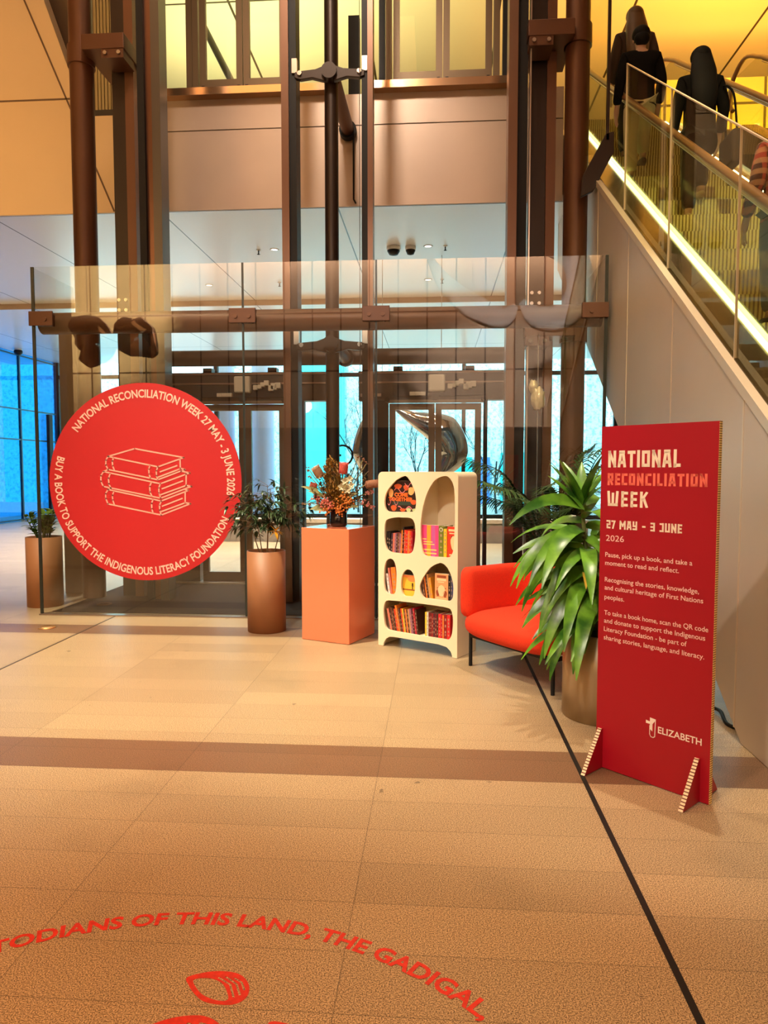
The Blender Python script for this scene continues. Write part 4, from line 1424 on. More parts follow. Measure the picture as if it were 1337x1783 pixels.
# low bushy plant beyond the glass side
t = thing('potted_bush', 'tan cylinder planter with a compact glossy green bush at the side of the glass', 'potted plant', (-4.49, 7.84, 0))
pot(t, 0.195, 0.80, M_pot)
r = random.Random(4)
fo, st = MB(), MB()
for k in range(15):
    a = r.uniform(0, 2 * PI)
    tl = r.uniform(0.05, 0.62)
    d = Vector((math.cos(a) * tl, math.sin(a) * tl, 1)).normalized()
    L = r.uniform(0.20, 0.34)
    b0 = Vector((math.cos(a) * 0.06, math.sin(a) * 0.06, 0.76))
    st.tube([b0, b0 + d * L], [0.008, 0.004], 6)
    for j in range(11):
        p = b0 + d * L * (0.25 + 0.75 * j / 10)
        leaf_strip(fo, p, d * 0.6 + rdir(r, -0.2, 0.6), r.uniform(0.085, 0.125), r.uniform(0.05, 0.07), 0.5, n=4, fold=0.3)
st.build('stem', mat('stem_green', (0.06, 0.10, 0.02), 0.5), t)
fo.build('foliage', leaf_mat('bush_leaf', (0.05, 0.13, 0.015), (0.18, 0.36, 0.05), 0.25), t)

# big strap leaved plant beside the sign
t = thing('strap_leaf_plant', 'large bright green strap leaved plant in a squat bronze planter beside the standing sign', 'potted plant', (1.09, 4.58, 0))
pot(t, 0.26, 0.55, M_potg, 0.015)
r = random.Random(21)
fo, st, lo = MB(), MB(), MB()
canes = [((-0.16, -0.02), 1.36, 0.0), ((-0.04, 0.08), 1.10, 1.0), ((0.06, -0.08), 0.92, 2.2), ((-0.10, -0.14), 0.80, 3.0)]
ga = 2.39996
for (cx, cy), zt, a0 in canes:
    base = Vector((cx * 0.5, cy * 0.5, 0.50))
    top = Vector((cx, cy, zt))
    st.tube([base, base.lerp(top, 0.5), top], [0.018, 0.016, 0.012], 10)
    nl = int(8 + (zt - 0.5) * 24)
    for j in range(nl):
        u = 0.22 + 0.78 * j / (nl - 1)
        p = base.lerp(top, u)
        a = a0 + j * ga
        up = 0.15 + 1.6 * max(0, u - 0.80) / 0.20 if u > 0.8 else 0.25 + 0.2 * r.random()
        d = Vector((math.cos(a), math.sin(a), up))
        # fewer leaves reach towards the cladding
        L = r.uniform(0.50, 0.68) * (0.66 if u > 0.93 else 1.0)
        if d.x > 0.3:
            L *= 0.62
        leaf_strip(fo, p, d, L, r.uniform(0.07, 0.105), r.uniform(1.0, 2.6) * (0.35 if u > 0.93 else 1.0), n=10, fold=0.22, shape=0.62, twist=r.uniform(-0.3, 0.3), roll=-d.normalized().x * r.uniform(0.5, 1.1))
for a in range(7):
    leaf_strip(fo, (-0.165, -0.02, 1.34), Vector((math.cos(a * ga + 0.5), math.sin(a * ga + 0.5) * 0.8, 1.5 + 0.5 * (a % 3))), 0.36, 0.085, 0.5, n=8, fold=0.25, shape=0.6)
for a in range(8):
    leaf_strip(fo, (-0.15, -0.04, r.uniform(0.95, 1.34)), Vector((-0.9, r.uniform(-0.8, 0.45), r.uniform(0.25, 1.0))), r.uniform(0.42, 0.66), r.uniform(0.075, 0.10), r.uniform(1.1, 2.5), n=10, fold=0.22, shape=0.6, roll=r.uniform(0.5, 1.2), twist=r.uniform(-0.3, 0.3))
# broad leaves hanging towards the chair and over the pot
for p, d, L, w in [((-0.15, -0.06, 1.16), (-0.9, -0.25, 0.45), 0.62, 0.085), ((-0.14, -0.05, 1.05), (-0.95, -0.1, 0.25), 0.60, 0.09), ((-0.12, -0.1, 0.95), (-0.9, -0.45, 0.2), 0.58, 0.095), ((-0.12, -0.1, 0.86), (-0.8, -0.5, 0.05), 0.60, 0.09),
                   ((-0.10, -0.12, 0.80), (-0.35, -0.9, 0.15), 0.46, 0.11), ((-0.04, -0.14, 0.88), (0.1, -0.95, 0.25), 0.44, 0.115), ((-0.1, -0.1, 0.72), (-0.5, -0.75, 0.0), 0.50, 0.10), ((-0.13, -0.1, 0.68), (-0.85, -0.45, -0.1), 0.52, 0.085)]:
    leaf_strip(fo, p, Vector(d), L, w, 2.3, n=12, fold=0.2, shape=0.6, roll=0.7 if d[0] < -0.5 else 0.0)
st.build('stem', mat('cane_green', (0.10, 0.12, 0.03), 0.6), t)
fo.build('foliage', leaf_mat('strap_leaf', (0.022, 0.10, 0.008), (0.15, 0.36, 0.028), 0.3, 7), t)
leaf_strip(lo, (-0.14, -0.12, 0.93), Vector((-0.2, -0.8, 0.3)), 0.22, 0.06, 1.2, n=6)
lo.build('yellowed_leaf', mat('leaf_yellow_old', (0.62, 0.40, 0.04), 0.5), t)

# palm behind the armchair
t = thing('potted_palm', 'dark feathery palm standing behind the orange armchair', 'potted plant', (1.16, 6.86, 0))
pot(t, 0.2, 0.55, M_pot)
r = random.Random(31)
fo, st = MB(), MB()
for k in range(17):
    a = k * ga + 0.4
    sp = r.uniform(0.35, 0.95)
    h = r.uniform(0.85, 1.5)
    d = Vector((math.cos(a) * sp * (0.45 if math.cos(a) > 0 else 0.75), math.sin(a) * sp * (0.22 if math.sin(a) > 0 else 0.8) - 0.12, 1.0))
    P = smooth_path([(0, 0, 0.5), Vector((0, 0, 0.5)) + d * h * 0.45, Vector((0, 0, 0.5)) + Vector((d.x, d.y, d.z * 0.92)) * h * 0.85, Vector((0, 0, 0.5)) + Vector((d.x * 1.35, d.y * 1.35, d.z * 0.86)) * h * 1.05], 6)
    st.tube(P, [0.008 - 0.006 * i / len(P) for i in range(len(P))], 6)
    n = len(P)
    for i in range(5, n):
        tg = (P[min(i + 1, n - 1)] - P[i - 1]).normalized()
        sd = tg.cross(Vector((0, 0, 1))).normalized()
        L = 0.36 * math.sin(PI * (0.18 + 0.75 * (i - 5) / (n - 5)))
        for s in (-1, 1):
            for f in (0, 0.5):
                p = P[i].lerp(P[min(i + 1, n - 1)], f)
                leaf_strip(fo, p, sd * s + tg * 0.75 + Vector((0, 0, 0.1)), L * r.uniform(0.85, 1.1), 0.027, 1.0, n=5, fold=0.15)
st.build('stem', mat('palm_stem', (0.06, 0.10, 0.03), 0.6), t)
fo.build('foliage', leaf_mat('palm_leaf', (0.012, 0.04, 0.008), (0.05, 0.12, 0.02), 0.4), t)

# ------------------------------------------------------------------ flower arrangement on the plinth
t = thing('flower_arrangement', 'native flower arrangement in a black vase standing on the coral plinth', 'flowers', (-0.895, 6.565, 1.041))
MB().lathe([(0.0, 0.0), (0.066, 0.0), (0.078, 0.012), (0.080, 0.03), (0.080, 0.185), (0.072, 0.185), (0.072, 0.15), (0, 0.15)], 40).build('vase', mat('vase_black', (0.008, 0.006, 0.006), 0.12), t)
r = random.Random(77)
O = Vector((0, 0, 0.16))
st = MB()


def spray(tipx, tipz, depth=0.0, rad=0.0045):
    tip = Vector((tipx, depth, tipz))
    P = smooth_path([O + Vector((r.uniform(-.03, .03), r.uniform(-.03, .03), 0)), O.lerp(tip, 0.55) + Vector((tipx * 0.08, 0, 0.03)), tip], 4)
    st.tube(P, rad, 6, cap=False)
    return tip, (P[-1] - P[-2]).normalized()


def px_at(x, y):
    return (x - 590.5) * 6.565 / 1235, (918 - y) * 6.565 / 1235

# banksia heads: ribbed cylinders
def banksia(name, x, y, rad, L, m, d=None, depth=0.0):
    X, Z = px_at(x, y)
    tip, dd = spray(X, Z, depth)
    dd = Vector(d).normalized() if d else dd
    b = MB()
    P = [tip + dd * L * q for q in (0, 0.05, 0.2, 0.5, 0.8, 0.95, 1.0)]
    b.tube(P, [rad * q for q in (0.3, 0.75, 1, 1.05, 0.95, 0.6, 0.15)], 16)
    up = dd.orthogonal().normalized()
    sd = dd.cross(up)
    for i in range(9):
        for j in range(16):
            a = 2 * PI * (j + 0.5 * (i % 2)) / 16
            n_ = up * math.cos(a) + sd * math.sin(a)
            p = tip + dd * L * (0.08 + 0.84 * i / 8) + n_ * rad * 0.9
            b.tube([p, p + (n_ * 0.6 + dd * 0.5) * rad * 0.40], [rad * 0.11, rad * 0.05], 4, cap=False)
    return b.build(name, m, t)

banksia('banksia', 560, 832, 0.040, 0.12, mat('banksia_tan', (0.42, 0.24, 0.14), 0.8), (-0.45, -0.2, 0.8))
banksia('banksia', 600, 826, 0.038, 0.11, mat('banksia_red', (0.62, 0.10, 0.08), 0.7), (0.12, -0.2, 1), -0.05)
banksia('banksia', 637, 845, 0.036, 0.155, mat('banksia_brown', (0.30, 0.13, 0.07), 0.8), (1, -0.1, 0.12))
banksia('protea', 552, 850, 0.034, 0.07, mat('protea_rust', (0.34, 0.07, 0.04), 0.7), (-0.9, -0.3, 0.3))
# orchid: rounded white green petals
ob_ = MB()
for x, y, s in ((604, 838, 0.045), (612, 834, 0.04), (598, 848, 0.045), (608, 852, 0.05), (615, 845, 0.04)):
    X, Z = px_at(x, y)
    tip, dd = spray(X, Z, -0.07)
    for k in range(5):
        a = k * 2 * PI / 5 + 0.3
        leaf_strip(ob_, tip, Vector((math.cos(a), -0.55, math.sin(a))), s, s * 0.9, 0.3, up=Vector((0, -1, 0.2)), n=4, fold=0.3)
ob_.build('orchid', mat('orchid_pale', (0.62, 0.58, 0.38), 0.6), t)
# clusters of small blossoms
def cluster(name, pts, m, n, sp, s):
    b = MB()
    for x, y, dpt in pts:
        X, Z = px_at(x, y)
        tip, dd = spray(X, Z, dpt)
        for _ in range(n):
            q = tip + Vector((r.gauss(0, sp), r.gauss(0, sp * 0.7), r.gauss(0, sp)))
            b.ball(q, r.uniform(0.6, 1.1) * s, 6, 4)
    return b.build(name, m, t)

cluster('wax_blossoms', [(565, 876, -0.08), (574, 872, -0.10), (580, 880, -0.11), (556, 870, -0.05)], mat('blossom_coral', (0.60, 0.16, 0.12), 0.7), 26, 0.022, 0.0095)
cluster('pink_blossoms', [(634, 876, -0.03), (642, 880, -0.02), (649, 884, 0.0), (640, 860, 0.02), (650, 857, 0.03)], mat('blossom_pink', (0.66, 0.24, 0.22), 0.7), 14, 0.013, 0.008)
cluster('orange_blossoms', [(600, 868, -0.10), (606, 880, -0.12), (590, 884, -0.12), (594, 890, -0.11), (572, 888, -0.08), (612, 872, -0.08)], mat('blossom_orange', (0.62, 0.20, 0.03), 0.7), 24, 0.024, 0.010)
cluster('berry_tips', [(634, 800, 0.03), (640, 806, 0.03), (624, 796, 0.02), (538, 818, 0.0), (540, 830, 0.0), (528, 880, 0.02), (540, 876, 0.0)], mat('berry_dark', (0.22, 0.08, 0.04), 0.7), 8, 0.012, 0.007)
# foliage sprays
fo = MB()
for x, y, dpt in [(573, 800, 0), (580, 806, -0.03), (567, 815, 0.02), (586, 815, 0.03), (575, 822, -0.05), (592, 830, -0.02), (580, 840, -0.07), (570, 845, 0.0), (590, 850, -0.08), (585, 862, -0.09), (605, 862, -0.06), (560, 862, -0.02), (550, 862, 0), (612, 858, 0), (622, 860, 0.02), (566, 830, 0), (598, 842, -0.04), (588, 836, 0.04), (604, 850, 0.03), (558, 846, 0.03), (546, 870, 0.0), (575, 856, -0.1), (598, 872, -0.1), (560, 878, -0.05), (612, 866, -0.05), (586, 875, -0.11)]:
    X, Z = px_at(x, y)
    tip, dd = spray(X, Z, dpt)
    for _ in range(46):
        leaf_strip(fo, tip + rdir(r, -1, 1) * r.uniform(0, 0.042) - dd * r.uniform(0, 0.06), dd * 0.8 + rdir(r, -0.4, 1), r.uniform(0.03, 0.06), r.uniform(0.012, 0.022), r.uniform(0, 0.8), n=3)
fo.build('gold_foliage', leaf_mat('gold_leaf', (0.20, 0.10, 0.02), (0.48, 0.26, 0.04), 0.6, 40), t)
fo = MB()
for x, y, L, w, m_ in [(530, 846, 0.14, 0.05, 0), (545, 856, 0.12, 0.04, 0), (560, 884, 0.10, 0.07, 0), (548, 882, 0.10, 0.06, 0), (600, 858, 0.13, 0.06, 0), (618, 880, 0.09, 0.05, 0), (612, 866, 0.12, 0.05, 0)]:
    X, Z = px_at(x, y)
    base = Vector((X * 0.55, -0.04, 0.16 + (Z - 0.16) * 0.7))
    st.tube([O, base], 0.004, 6)
    leaf_strip(fo, base, Vector((X, -0.06, (Z - 0.16))), L + 0.04, w, 0.5, n=6, up=Vector((0, -1, 0.3)))
fo.build('green_leaves', leaf_mat('grey_green_leaf', (0.20, 0.22, 0.08), (0.42, 0.38, 0.18), 0.6), t)
fo = MB()
for x, y in [(633, 815), (626, 828), (618, 815), (640, 824), (628, 868), (634, 866), (624, 872), (640, 872), (645, 870), (616, 878), (622, 884)]:
    X, Z = px_at(x, y)
    tip, dd = spray(X, Z, r.uniform(-0.04, 0.04), 0.0025)
    for _ in range(9):
        leaf_strip(fo, tip - dd * r.uniform(0, 0.06), dd * 0.6 + rdir(r, -0.6, 0.8), r.uniform(0.025, 0.05), 0.018, 0.4, n=3)
fo.build('dark_foliage', leaf_mat('dusk_leaf', (0.03, 0.03, 0.012), (0.12, 0.06, 0.03), 0.6), t)
fo = MB()
for _ in range(85):
    a, q = r.uniform(0, 2 * PI), math.sqrt(r.random())
    x, y = 592 + 50 * q * math.cos(a), 850 - 42 * q * math.sin(a)
    X, Z = px_at(x, min(y, 886))
    tip, dd = spray(X, Z, r.uniform(-0.10, 0.08), 0.002)
    for _ in range(9):
        leaf_strip(fo, tip - dd * r.uniform(0, 0.05), dd * 0.7 + rdir(r, -0.5, 0.9), r.uniform(0.03, 0.055), r.uniform(0.010, 0.020), r.uniform(0.1, 0.9), n=3)
fo.build('rust_foliage', leaf_mat('rust_leaf', (0.10, 0.045, 0.018), (0.34, 0.17, 0.05), 0.6, 30), t)
st.build('stem', mat('flower_stem', (0.22, 0.17, 0.05), 0.7), t)

# ------------------------------------------------------------------ bookcase
BX, BY, BA = -0.499, 6.262, R(-30.97)
M_case = mat('bookcase_cream', srgb(240, 224, 192), 0.5)
bk = thing('bookcase', 'cream bookcase with rounded organic openings and arched feet', 'bookcase', (BX, BY, 0), BA)
Wd, Dp, Ht, TH = 0.805, 0.33, 1.552, 0.020
H1 = [(0.279, 1.517), (0.32, 1.494), (0.357, 1.44), (0.385, 1.379), (0.397, 1.309), (0.393, 1.255), (0.376, 1.216), (0.312, 1.208), (0.199, 1.204), (0.108, 1.205), (0.079, 1.23), (0.068, 1.277), (0.074, 1.333), (0.099, 1.389), (0.142, 1.437), (0.199, 1.485)]
H2 = [(0.099, 1.135), (0.18, 1.154), (0.275, 1.158), (0.349, 1.153), (0.381, 1.115), (0.39, 1.054), (0.388, 0.984), (0.377, 0.913), (0.359, 0.865), (0.313, 0.845), (0.209, 0.843), (0.118, 0.853), (0.084, 0.895), (0.07, 0.958), (0.068, 1.038), (0.074, 1.102)]
H3 = [(0.678, 1.519), (0.721, 1.504), (0.751, 1.467), (0.768, 1.408), (0.775, 1.312), (0.776, 1.163), (0.771, 1.013), (0.767, 0.934), (0.755, 0.881), (0.725, 0.845), (0.656, 0.84), (0.55, 0.837), (0.487, 0.843), (0.464, 0.876), (0.455, 0.918), (0.444, 0.995), (0.443, 1.103), (0.454, 1.196), (0.472, 1.281), (0.503, 1.366), (0.547, 1.442), (0.599, 1.495)]
H4 = [(0.123, 0.789), (0.161, 0.78), (0.185, 0.738), (0.195, 0.675), (0.195, 0.596), (0.19, 0.523), (0.176, 0.486), (0.142, 0.474), (0.104, 0.479), (0.079, 0.496), (0.065, 0.551), (0.062, 0.624), (0.065, 0.696), (0.084, 0.762)]
H5 = [(0.313, 0.709), (0.35, 0.7), (0.373, 0.667), (0.387, 0.621), (0.388, 0.558), (0.38, 0.503), (0.36, 0.479), (0.314, 0.474), (0.276, 0.476), (0.255, 0.506), (0.244, 0.552), (0.247, 0.616), (0.261, 0.665), (0.285, 0.697)]
H6 = [(0.638, 0.79), (0.682, 0.777), (0.717, 0.742), (0.747, 0.684), (0.765, 0.61), (0.765, 0.557), (0.757, 0.503), (0.727, 0.477), (0.684, 0.477), (0.551, 0.478), (0.484, 0.478), (0.452, 0.51), (0.438, 0.555), (0.442, 0.595), (0.465, 0.644), (0.505, 0.701), (0.559, 0.756)]
H7 = [(0.099, 0.414), (0.181, 0.42), (0.37, 0.423), (0.552, 0.424), (0.693, 0.419), (0.741, 0.407), (0.758, 0.367), (0.764, 0.322), (0.762, 0.253), (0.751, 0.191), (0.721, 0.15), (0.659, 0.147), (0.462, 0.146), (0.277, 0.147), (0.133, 0.151), (0.089, 0.166), (0.07, 0.204), (0.06, 0.267), (0.057, 0.332), (0.07, 0.39)]
ro = 0.045
outer = [(0.0, 0.003), (0.055, 0.003), (0.06, 0.031), (0.084, 0.071), (0.123, 0.093), (0.201, 0.097), (0.463, 0.097), (0.624, 0.096), (0.704, 0.084), (0.743, 0.052), (0.756, 0.022), (0.758, 0.003), (Wd, 0.003)]
outer += [(Wd - ro + ro * math.cos(a * PI / 16), Ht - ro + ro * math.sin(a * PI / 16)) for a in range(9)]
outer += [(ro - ro * math.sin(a * PI / 16), Ht - ro + ro * math.cos(a * PI / 16)) for a in range(9)]
vs, fs = fill_shape([outer] + [smooth_loop(h, 4) for h in (H1, H2, H3, H4, H5, H6, H7)], TH)
MB().add([(x, TH / 2 - z, y) for x, y, z in vs], fs).build('front_panel', M_case, bk)
# shell: sides and rounded top in one bent sheet
prof = [(0.0, 0.003)] + [(ro - ro * math.cos(a * PI / 16), Ht - ro + ro * math.sin(a * PI / 16)) for a in range(9)] + [(Wd - ro + ro * math.sin(a * PI / 16), Ht - ro + ro * math.cos(a * PI / 16)) for a in range(9)] + [(Wd, 0.003)]
inn = [(TH, 0.003)] + [(ro - (ro - TH) * math.cos(a * PI / 16), Ht - ro + (ro - TH) * math.sin(a * PI / 16)) for a in range(9)] + [(Wd - ro + (ro - TH) * math.sin(a * PI / 16), Ht - ro + (ro - TH) * math.cos(a * PI / 16)) for a in range(9)] + [(Wd - TH, 0.003)]
k = len(prof)
vs = [(x, TH, z) for x, z in prof] + [(x, Dp, z) for x, z in prof] + [(x, TH, z) for x, z in inn] + [(x, Dp, z) for x, z in inn]
fs = []
for i in range(k - 1):
    fs += [(i, i + 1, k + i + 1, k + i), (2 * k + i, 3 * k + i, 3 * k + i + 1, 2 * k + i + 1), (k + i, k + i + 1, 3 * k + i + 1, 3 * k + i), (i, 2 * k + i, 2 * k + i + 1, i + 1)]
fs += [(0, k, 3 * k, 2 * k), (k - 1, 3 * k - 1, 4 * k - 1, 2 * k - 1)]
MB().add(vs, fs).build('outer_shell', M_case, bk)
MB().box(TH, Wd - TH, Dp - 0.015, Dp - 0.002, 0.10, Ht - 0.02).build('back_panel', M_case, bk)
for z, x0, x1 in ((1.20, TH, 0.41), (0.835, TH, Wd - TH), (0.468, TH, Wd - TH), (0.138, TH, Wd - TH)):
    MB().box(x0, x1, TH, Dp - 0.015, z - 0.018, z).build('shelf', M_case, bk)
for x, z0, z1 in ((0.412, 0.835, Ht - 0.02), (0.212, 0.468, 0.817), (0.405, 0.468, 0.817)):
    MB().box(x, x + 0.016, TH, Dp - 0.015, z0, z1).build('divider', M_case, bk)

# books, each on its own
M_page = mat('paper', (0.80, 0.70, 0.55), 0.8)
ca, sa = math.cos(BA), math.sin(BA)


def shelf_pt(x, y, z):
    return (BX + x * ca - y * sa, BY + x * sa + y * ca, z)

COLS = {'salmon': srgb(222, 110, 92), 'dark brown': srgb(62, 30, 22), 'brown': srgb(112, 62, 42), 'red orange': srgb(208, 62, 30), 'orange': srgb(236, 122, 40), 'yellow': srgb(240, 196, 50), 'tan': srgb(206, 150, 92),
        'mauve': srgb(150, 96, 120), 'plum': srgb(76, 26, 44), 'crimson': srgb(176, 22, 44), 'black': srgb(22, 16, 16), 'pale grey': srgb(196, 200, 190), 'maroon': srgb(106, 24, 30), 'dark red': srgb(138, 22, 26),
        'red': srgb(206, 32, 38), 'green': srgb(112, 120, 40), 'white': srgb(228, 214, 214), 'blue': srgb(58, 70, 130), 'slate blue': srgb(70, 74, 96), 'pink': srgb(232, 66, 130), 'gold': srgb(228, 152, 40), 'dark purple': srgb(58, 36, 54)}


def spine_mat(c):
    n_ = 'book_' + c.replace(' ', '_')
    return mat(n_, COLS[c], 0.45)


def book(x, z, th, h, d, lean, c, label, group, y0=0.026, mark=None, name='book'):
    """spine-out book, foot at x on shelf height z, leaning by lean degrees (positive: top towards +x)"""
    t = thing(name, label, 'book', shelf_pt(x, y0, z), BA, group)
    cov = MB()
    c_ = 0.0018
    cov.box(0, c_, 0, d, 0, h)
    cov.box(th - c_, th, 0, d, 0, h)
    cov.box(c_, th - c_, 0, c_, 0, h)
    pg = MB().box(c_, th - c_, c_, d - 0.003, 0.002, h - 0.003)
    mk = MB()
    mr = random.Random(int(x * 1e4) + int(z * 1e3))
    w = th * 0.36
    zz = h * mr.uniform(0.12, 0.2)
    while zz < h * 0.84:
        q = mr.uniform(0.008, 0.022)
        mk.add([(th / 2 - w / 2, -0.0006, zz), (th / 2 + w / 2, -0.0006, zz), (th / 2 + w / 2, -0.0006, zz + q), (th / 2 - w / 2, -0.0006, zz + q)], [(0, 1, 2, 3)])
        zz += q + mr.uniform(0.008, 0.035)
    a = R(lean)
    for b_, nm, m_ in ((cov, 'cover', spine_mat(c)), (pg, 'page_block', M_page), (mk, 'spine_marks', mark or mat('spine_pale', (0.40, 0.25, 0.17), 0.6))):
        o_x = th if lean > 0 else 0.0
        b_.map(lambda X, Y, Z: ((X - o_x) * math.cos(a) + Z * math.sin(a) + o_x, Y, -(X - o_x) * math.sin(a) + Z * math.cos(a)))
        b_.build(nm, m_, t)
    return t

ORD = ['first', 'second', 'third', 'fourth', 'fifth', 'sixth', 'seventh', 'eighth', 'ninth', 'tenth', 'eleventh', 'twelfth', 'thirteenth', 'fourteenth', 'fifteenth', 'sixteenth', 'seventeenth', 'eighteenth', 'nineteenth', 'twentieth',
       'twenty-first', 'twenty-second', 'twenty-third', 'twenty-fourth', 'twenty-fifth', 'twenty-sixth', 'twenty-seventh', 'twenty-eighth', 'twenty-ninth', 'thirtieth', 'thirty-first']
# bottom shelf: a leaning run, then an upright run
row = [('salmon', .019, .200, -13), ('dark brown', .014, .216, -12.5), ('brown', .016, .214, -12), ('dark brown', .014, .212, -11.5), ('red orange', .017, .206, -11), ('orange', .018, .238, -11), ('brown', .013, .214, -10), ('dark brown', .013, .212, -9.5),
       ('red orange', .013, .216, -9), ('yellow', .013, .216, -8.5), ('brown', .015, .214, -8), ('orange', .013, .214, -8), ('dark brown', .014, .212, -8), ('tan', .013, .216, -8), ('mauve', .020, .222, -8), ('plum', .018, .222, -8),
       ('crimson', .016, .230, -8), ('dark brown', .016, .220, -7), ('yellow', .016, .212, 0), ('pale grey', .017, .214, 0), ('maroon', .015, .212, 0), ('maroon', .015, .210, 0), ('dark red', .016, .208, 0), ('plum', .015, .210, 0), ('maroon', .017, .208, 0),
       ('dark brown', .015, .210, 0), ('red', .024, .212, 0), ('crimson', .015, .208, 0), ('orange', .013, .206, 0), ('dark red', .030, .214, 0), ('red', .030, .214, 0)]
x = 0.118
for i, (c, th, h, ln_) in enumerate(row):
    if i == 18:
        x = max(x, 0.475)
    if x + th > Wd - TH - 0.002:
        break
    lab = '%s spined book, %s along the bottom shelf from the plinth end' % (c, ORD[i])
    book(x, 0.1385 , th, h, 0.16, ln_, c, lab, 'books on the bottom shelf')
    x += th / math.cos(R(ln_)) + 0.0008
# upper square opening
row = [('black', .020, .190, 0), ('black', .018, .186, 0), ('dark purple', .018, .176, 3), ('salmon', .016, .178, 3), ('mauve', .016, .176, 3), ('dark purple', .015, .178, 3), ('brown', .016, .180, 3), ('mauve', .014, .178, 3), ('orange', .018, .208, 4), ('black', .015, .236, 2),
       ('red orange', .018, .212, 2), ('red', .018, .206, 2), ('orange', .015, .206, 2), ('red orange', .017, .206, 2), ('crimson', .014, .20, 2)]
x = 0.075
for i, (c, th, h, ln_) in enumerate(row):
    if x + th > 0.40:
        break
    book(x, 0.8355, th, h, 0.15, ln_, c, '%s spined book, %s along the square opening of the bookcase' % (c, ORD[i]), 'books in the square opening')
    x += th / math.cos(R(ln_)) + 0.0012


def face_book(x, z, w, h, th, label, base, art, group, y0=0.032, name='picture_book'):
    """book facing out: cover, pages and printed shapes on the cover"""
    t = thing(name, label, 'book', shelf_pt(x, y0, z), BA, group)
    MB().box(0, w, 0, th, 0, h).build('cover', base, t, bevel=0.001)
    MB().box(0.002, w + 0.0006, 0.002, th - 0.002, 0.003, h + 0.0006).build('page_block', M_page, t)
    for nm, pts_list, m_ in art:
        b_ = MB()
        for j, pts_ in enumerate(pts_list):
            b_.add([(p[0], -0.0006 - 0.00005 * j, p[1]) for p in pts_], [tuple(range(len(pts_)))])
        b_.build(nm, m_, t)
    return t


def rect(x0, z0, x1, z1):
    return [(x0, z0), (x1, z0), (x1, z1), (x0, z1)]


def blob(cx, cz, rx, rz, n=14, a0=0.0, w=0.12):
    return [(cx + rx * math.cos(2 * PI * i / n) * (1 + w * math.sin(3 * 2 * PI * i / n + a0)), cz + rz * math.sin(2 * PI * i / n)) for i in range(n)]


def wave(x0, z0, x1, amp, w, ph=0.0):
    n = 14
    top = [(x0 + (x1 - x0) * i / n, z0 + amp * math.sin(ph + 9 * i / n) + w) for i in range(n + 1)]
    bot = [(x0 + (x1 - x0) * i / n, z0 + amp * math.sin(ph + 9 * i / n)) for i in range(n + 1)]
    return bot + top[::-1]

fm = lambda n_, c: mat('print_' + n_, c, 0.5)
# black cover with orange lettering in the pointed opening
cb = face_book(0.060, 1.2005, 0.345, 0.275, 0.02, 'black picture book with orange COME TOGETHER lettering in the pointed opening', mat('cover_black', (0.030, 0.012, 0.010), 0.4),
               [('pink_waves', [wave(0.09, 0.185, 0.25, 0.022, 0.009), wave(0.02, 0.085, 0.13, -0.03, 0.009, 0.5), wave(0.13, 0.03, 0.28, 0.016, 0.010, 1.0), wave(0.20, 0.235, 0.30, 0.016, 0.008, 2)], fm('pink', srgb(224, 128, 140))),
                ('tan_hands', [blob(0.055, 0.165, 0.026, 0.04), blob(0.265, 0.185, 0.030, 0.035, a0=2), blob(0.30, 0.215, 0.020, 0.03)], fm('tan', srgb(238, 178, 110))),
                ('rust_blobs', [blob(0.215, 0.215, 0.028, 0.026), blob(0.085, 0.035, 0.030, 0.026), blob(0.13, 0.225, 0.040, 0.022), blob(0.29, 0.09, 0.030, 0.022), blob(0.18, 0.02, 0.03, 0.014)], fm('rust', srgb(206, 86, 42))),
                ('teal_band', [rect(0.075, 0.062, 0.265, 0.094)], fm('teal', srgb(48, 62, 54))),
                ('pale_flowers', [blob(0.24, 0.022, 0.024, 0.018), blob(0.30, 0.020, 0.022, 0.016)], fm('palegreen', srgb(190, 206, 150)))], None)
tl = MB()
text_line(tl, 'COME', lambda u, v: (0.092 + u, -0.0012, 0.138 + v), 0.030, 0.142, bold=0.05)
text_line(tl, 'TOGETHER', lambda u, v: (0.030 + u, -0.0012, 0.098 + v), 0.030, 0.255, bold=0.05)
tl.build('title_lettering', fm('orange', srgb(246, 108, 40)), cb)
# tall niche
face_book(0.432, 0.8355, 0.170, 0.265, 0.03, 'wide pink and orange striped book facing out in the tall niche', mat('cover_pink', srgb(236, 72, 136), 0.4),
          [('stripes', [rect(0.055, 0, 0.095, 0.265)], fm('orange2', srgb(246, 160, 50))), ('violet_stripe', [rect(0.105, 0, 0.138, 0.265)], fm('violet', srgb(196, 92, 160))),
           ('pale_lines', [rect(0.012, 0.14, 0.05, 0.15), rect(0.02, 0.118, 0.11, 0.126), rect(0.02, 0.098, 0.13, 0.106), rect(0.02, 0.05, 0.15, 0.06), rect(0.02, 0.02, 0.15, 0.03)], fm('paleyellow', srgb(250, 214, 120)))], 'books in the tall niche')
gb = book(0.606, 0.8355, 0.048, 0.262, 0.16, 0, 'green', 'olive green spined book with a white ring in the tall niche', 'books in the tall niche')
rgm = MB()
stroke(rgm, [(0.024 + 0.014 * math.cos(a * PI / 10), 0.232 + 0.014 * math.sin(a * PI / 10)) for a in range(21)], 0.009, lambda u, v: (u, -0.0010, v))
rgm.build('white_ring', fm('white', (0.85, 0.8, 0.7)), gb)
book(0.656, 0.8355, 0.028, 0.240, 0.16, 0, 'yellow', 'yellow spined book between the olive and the red books in the tall niche', 'books in the tall niche')
